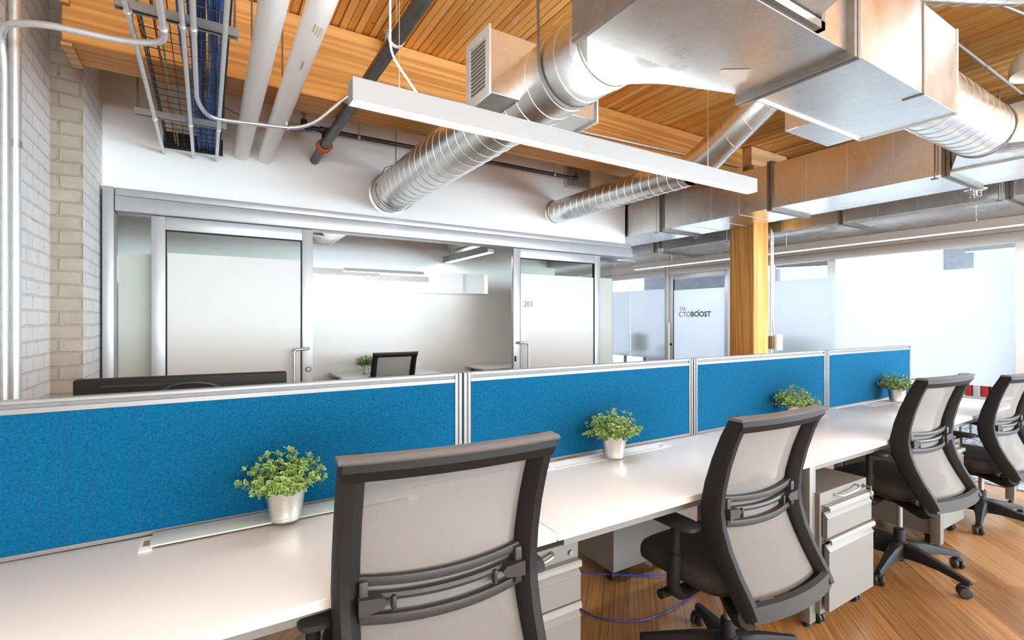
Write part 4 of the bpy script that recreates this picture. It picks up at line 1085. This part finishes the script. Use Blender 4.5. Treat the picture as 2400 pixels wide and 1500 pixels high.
# wire cable tray with its bundles
t = thing('cable_tray', 'black wire mesh tray full of blue network cables, entering the wall', 'cable tray', (-.085, 1.8, 2.69))
TX0, TX1, TZ = -.262, .092, 2.690
m = MB()
y = -.6
while y < YW-.01:
    m.tube([(TX0, y, TZ+.10), (TX0, y, TZ), (TX1, y, TZ), (TX1, y, TZ+.10)], .0024, 5); y += .10
for xx in [TX0+(TX1-TX0)*k/6 for k in range(7)]: m.cyl((xx, -.6, TZ+.0045), (xx, YW-.002, TZ+.0045), .0022, 5)
for zz in (.034, .067, .10):
    for xx in (TX0, TX1): m.cyl((xx, -.6, TZ+zz), (xx, YW-.002, TZ+zz), .0024, 5)
m.done('wire_mesh', 'black_wire', t, 60)
m = MB(); m.box(TX0-.02, TX1+.02, YW-.004, YW-.001, TZ-.015, TZ+.115); m.done('dark_opening_sheet', 'rubber', t, 0)  # dark sheet on the wall painted in for the shade inside the opening
def strand(x0, x1, mat, r, nm, n, spread, seed, zoff=.012, wob=.012):
    rn = random.Random(seed)
    for i in range(n):
        a = rn.uniform(-spread, spread); zz = TZ+zoff+rn.uniform(0, .02)+ (i % 3)*.005; pts = []
        for k in range(17):
            q = k/16; y = -.5+(YW+.49)*q
            pinch = abs(math.sin(q*PI*3.4+seed)); fl = .55+.45*pinch
            pts.append((x0+(x1-x0)*q+a*fl+rn.uniform(-wob, wob)*.35, y, zz+rn.uniform(-.003, .006)))
        m = MB(); m.tube(pts, r, 5); m.done(nm, mat, t, 60)
strand(-.075, -.05, 'cable_blue', .0038, 'blue_cable', 34, .052, 1)
strand(.030, .045, 'cable_blue', .0038, 'blue_cable', 28, .040, 2)
strand(-.005, .0, 'cable_navy', .0038, 'blue_cable', 6, .05, 6)
strand(-.205, -.20, 'cable_orange', .0055, 'orange_cable', 1, .002, 3)
strand(-.185, -.185, 'cable_green', .0045, 'green_cable', 1, .002, 4)
strand(.0, .008, 'cable_green', .004, 'green_cable', 1, .006, 5, .008)
# thin blue wire looping from the tray behind the white pipes
solo(MB().tube([(.095, 3.86, 2.79), (.30, 3.90, 2.72), (.55, 3.80, 2.68), (.80, 3.60, 2.72), (.87, 3.36, 2.84)], .003, 6, True, .15), 'wire', 'cable_navy', 'thin blue wire sagging behind the white pipes below the beam', 'wire')
# conduits near the right
conduit([(4.05, 1.30, 3.27), (6.6, 1.30, 3.27)], .012, 'straight conduit under the planks at the far right', [((5.0, 1.30, 3.27), 'x')])
conduit([(3.35, 1.36, 3.26), (3.42, 1.12, 3.26), (4.5, .92, 3.26)], .010, 'bent conduit under the planks at the top right', [], .15)
conduit([(5.62, 3.28, 3.28), (5.60, 2.2, 3.28), (5.60, 1.5, 3.28)], .009, 'thin conduit curving across the planks behind the big unit', [], .2)
# ceiling sensor
t = solo(MB().lathe([(.001, 0), (.034, 0), (.037, .004), (.037, .10), (.05, .104), (.05, .112), (.001, .112)], (1.06, 3.30, ZC-.114), 'z', 24), 'ceiling_sensor', 'lamp_white', 'small pale cylinder sensor on the planks beside the black pipe', 'sensor')
solo(MB().lathe([(.001, 0), (.05, .004), (.06, .02), (.06, .035), (.001, .036)], (4.75, 2.48, ZC-.037), 'z', 20), 'smoke_detector', 'lamp_white', 'round white detector on the planks behind the big unit', 'smoke detector')
# caged sprinkler heads
def caged(x, y, z, label, disc):
    t = thing('ceiling_sprinkler', label, 'sprinkler head', (x, y, z), 'caged sprinkler heads')
    m = MB(); m.cyl((x, y, z+.07), (x, y, ZC), .014, 10); m.done('drop_pipe', 'black_pipe', t)
    m = MB(); m.lathe([(.001, .06), (disc, .058), (disc, .062), (.02, .07), (.001, .07)], (x, y, z), 'z', 28); m.done('plate', 'white_paint', t)
    m = MB(); m.cyl((x, y, z+.02), (x, y, z+.06), .010, 10); m.lathe([(.001, .015), (.018, .016), (.018, .019), (.001, .02)], (x, y, z), 'z', 14); m.done('nozzle', 'steel', t)
    m = MB()
    for k in range(4):
        a = k*PI/2; c, s = math.cos(a), math.sin(a); m.tube([(x+.036*c, y+.036*s, z+.058), (x+.036*c, y+.036*s, z), (x+.008*c, y+.008*s, z-.008)], .0018, 5, True, .01)
    for zz in (.03, .0): m.tube([(x+.036*math.cos(q), y+.036*math.sin(q), z+zz) for q in [2*PI*k/20 for k in range(21)]], .0018, 5)
    m.done('wire_cage', 'steel', t)
caged(5.50, 4.88, 2.30, 'caged sprinkler head below the ducts, left of the timber column', .045); caged(5.50, 1.49, 2.385, 'caged sprinkler head with a white plate at the right edge', .075)
# conduits and switch on the timber column
conduit([(5.585, 3.31, .0), (5.585, 3.31, 2.36), (5.60, 3.33, 2.41)], .010, 'thin vertical conduit on the timber column, left of its pair', [((5.585, 3.31, 2.24), 'z')], .03)
conduit([(5.632, 3.305, 1.20), (5.612, 3.305, 1.40), (5.612, 3.305, 2.36), (5.60, 3.33, 2.41)], .010, 'thin vertical conduit on the timber column, ending at the switch box', [((5.612, 3.305, 1.75), 'z')], .05)
t = thing('switch_box', 'white switch box on the side of the timber column', 'switch', (5.64, 3.30, 1.02))
m = MB(); m.box(5.56, 5.66, 3.275, 3.33, 1.015, 1.165, .003); m.done('box', 'cabinet_beige', t)
m = MB(); m.box(5.58, 5.70, 3.235, 3.274, 1.0, 1.18, .006); p = m.done('cover_plate', 'white_paint', t)
m = MB(); m.box(5.605, 5.675, 3.2325, 3.236, 1.03, 1.15, .002); m.done('rocker', 'white_paint', p)

# ================================================================== INSIDE THE SMALL OFFICE
def office_desk(x0, x1, y0, y1, label):
    t = thing('desk', label, 'desk', ((x0+x1)/2, (y0+y1)/2, 0))
    m = MB(); m.box(x0, x1, y0, y1, .712, .737, .003); m.done('tabletop', 'laminate', t)
    m = MB(); m.box(x0+.02, x1-.02, y0+.02, y0+.04, .655, .711); m.done('apron', 'laminate_edge', t, 0)
    for xx in (x0+.05, x1-.09):
        for yy in (y0+.06, y1-.1):
            m = MB(); m.box(xx, xx+.04, yy, yy+.04, 0, .711); m.done('leg', 'cabinet_beige', t, 0)
        m = MB(); m.prism([(y0+.07, .711), (y0+.15, .60), (y0+.13, .59), (y0+.05, .70)], 'x', xx, xx+.03); m.done('bracket', 'white_paint', t, 0)
office_desk(1.22, 2.34, 5.40, 6.03, 'white desk against the office wall, seen through the open doorway')
office_desk(2.98, 4.10, 5.42, 6.03, 'white desk in the office, mostly hidden by the right glass door')
put_chair(1.745, 5.44, math.radians(2), -.045, 'mesh office chair at the office desk, framed by the open doorway', chair0, 'office chairs in the small office', .5)
put_chair(3.43, 5.28, math.radians(28), -.02, 'mesh office chair partly hidden behind the right glass door', chair0, 'office chairs in the small office', .2)
copy_tree(plant1, (1.56, 5.72, .738), .7, 'plant on the office desk, peeking out behind the office chair', PG)

# ================================================================== FAR ROOMS BEHIND THE CORRIDOR GLASS
t = thing('computer_monitor', 'dark screen standing behind the frosted glass right of the timber column', 'monitor', (7.20, 3.80, .745))
m = MB(); m.box(7.10, 7.13, 3.53, 4.10, .78, 1.135, .006); m.done('rear_case', 'screen_dark', t)
m = MB(); m.box(7.13, 7.15, 3.78, 3.84, .74, .95); m.box(7.08, 7.25, 3.70, 3.92, .739, .748); m.done('stand', 'screen_dark', t, 0)
def far_desk(y0, y1, label):
    t = thing('desk', label, 'desk', (7.36, (y0+y1)/2, 0)); m = MB(); m.box(7.02, 7.68, y0, y1, .712, .738, .003); m.done('tabletop', 'laminate', t)
    for xx in (7.06, 7.60):
        for yy in (y0+.05, y1-.09): m = MB(); m.box(xx, xx+.04, yy, yy+.04, 0, .711); m.done('leg', 'cabinet_beige', t, 0)
far_desk(3.42, 4.62, 'white desk behind the frosted glass, under the dark screen'); far_desk(5.95, 7.25, 'white desk in the far room left of the lettered door')
t = thing('computer_monitor', 'blurred bluish screen behind the frosted glass left of the lettered door', 'monitor', (7.20, 6.72, .745))
m = MB(); m.box(7.02, 7.05, 6.45, 6.86, .79, 1.12, .006); m.done('rear_case', 'box_navy', t)
m = MB(); m.box(7.05, 7.07, 6.63, 6.69, .74, .95); m.box(7.02, 7.2, 6.56, 6.76, .739, .748); m.done('stand', 'screen_dark', t, 0)
copy_tree(plant1, (7.10, 6.12, .739), 2.9, 'plant blurred by the frosted glass left of the lettered door', PG)
for i, (y, h, mt, lb) in enumerate(((1.985, .66, 'box_red', 'red storage box low behind the glass, leftmost of the row'), (1.915, .64, 'box_pale', 'pale storage box low behind the glass, between two red ones'), (1.85, .655, 'box_red', 'red storage box low behind the glass, next to the dark one'), (1.775, .65, 'box_navy', 'dark blue storage box low behind the glass, at the right end'))):
    m = MB(); m.box(7.10, 7.34, y-.030, y+.030, .521, h+.01, .004); solo(m, 'storage_box', mt, lb, 'box', 'storage boxes behind the far glass')

t = thing('low_shelf', 'low white shelf behind the far glass carrying the small storage boxes', 'shelf', (7.22, 1.88, 0))
m = MB(); m.box(7.05, 7.40, 1.70, 2.06, .497, .52, .003); m.done('shelf_board', 'laminate', t)
for xx, yy in ((7.06, 1.71), (7.06, 2.03), (7.37, 1.71), (7.37, 2.03)):
    m = MB(); m.box(xx, xx+.02, yy, yy+.02, .006, .497); m.done('leg', 'cabinet_beige', t, 0)
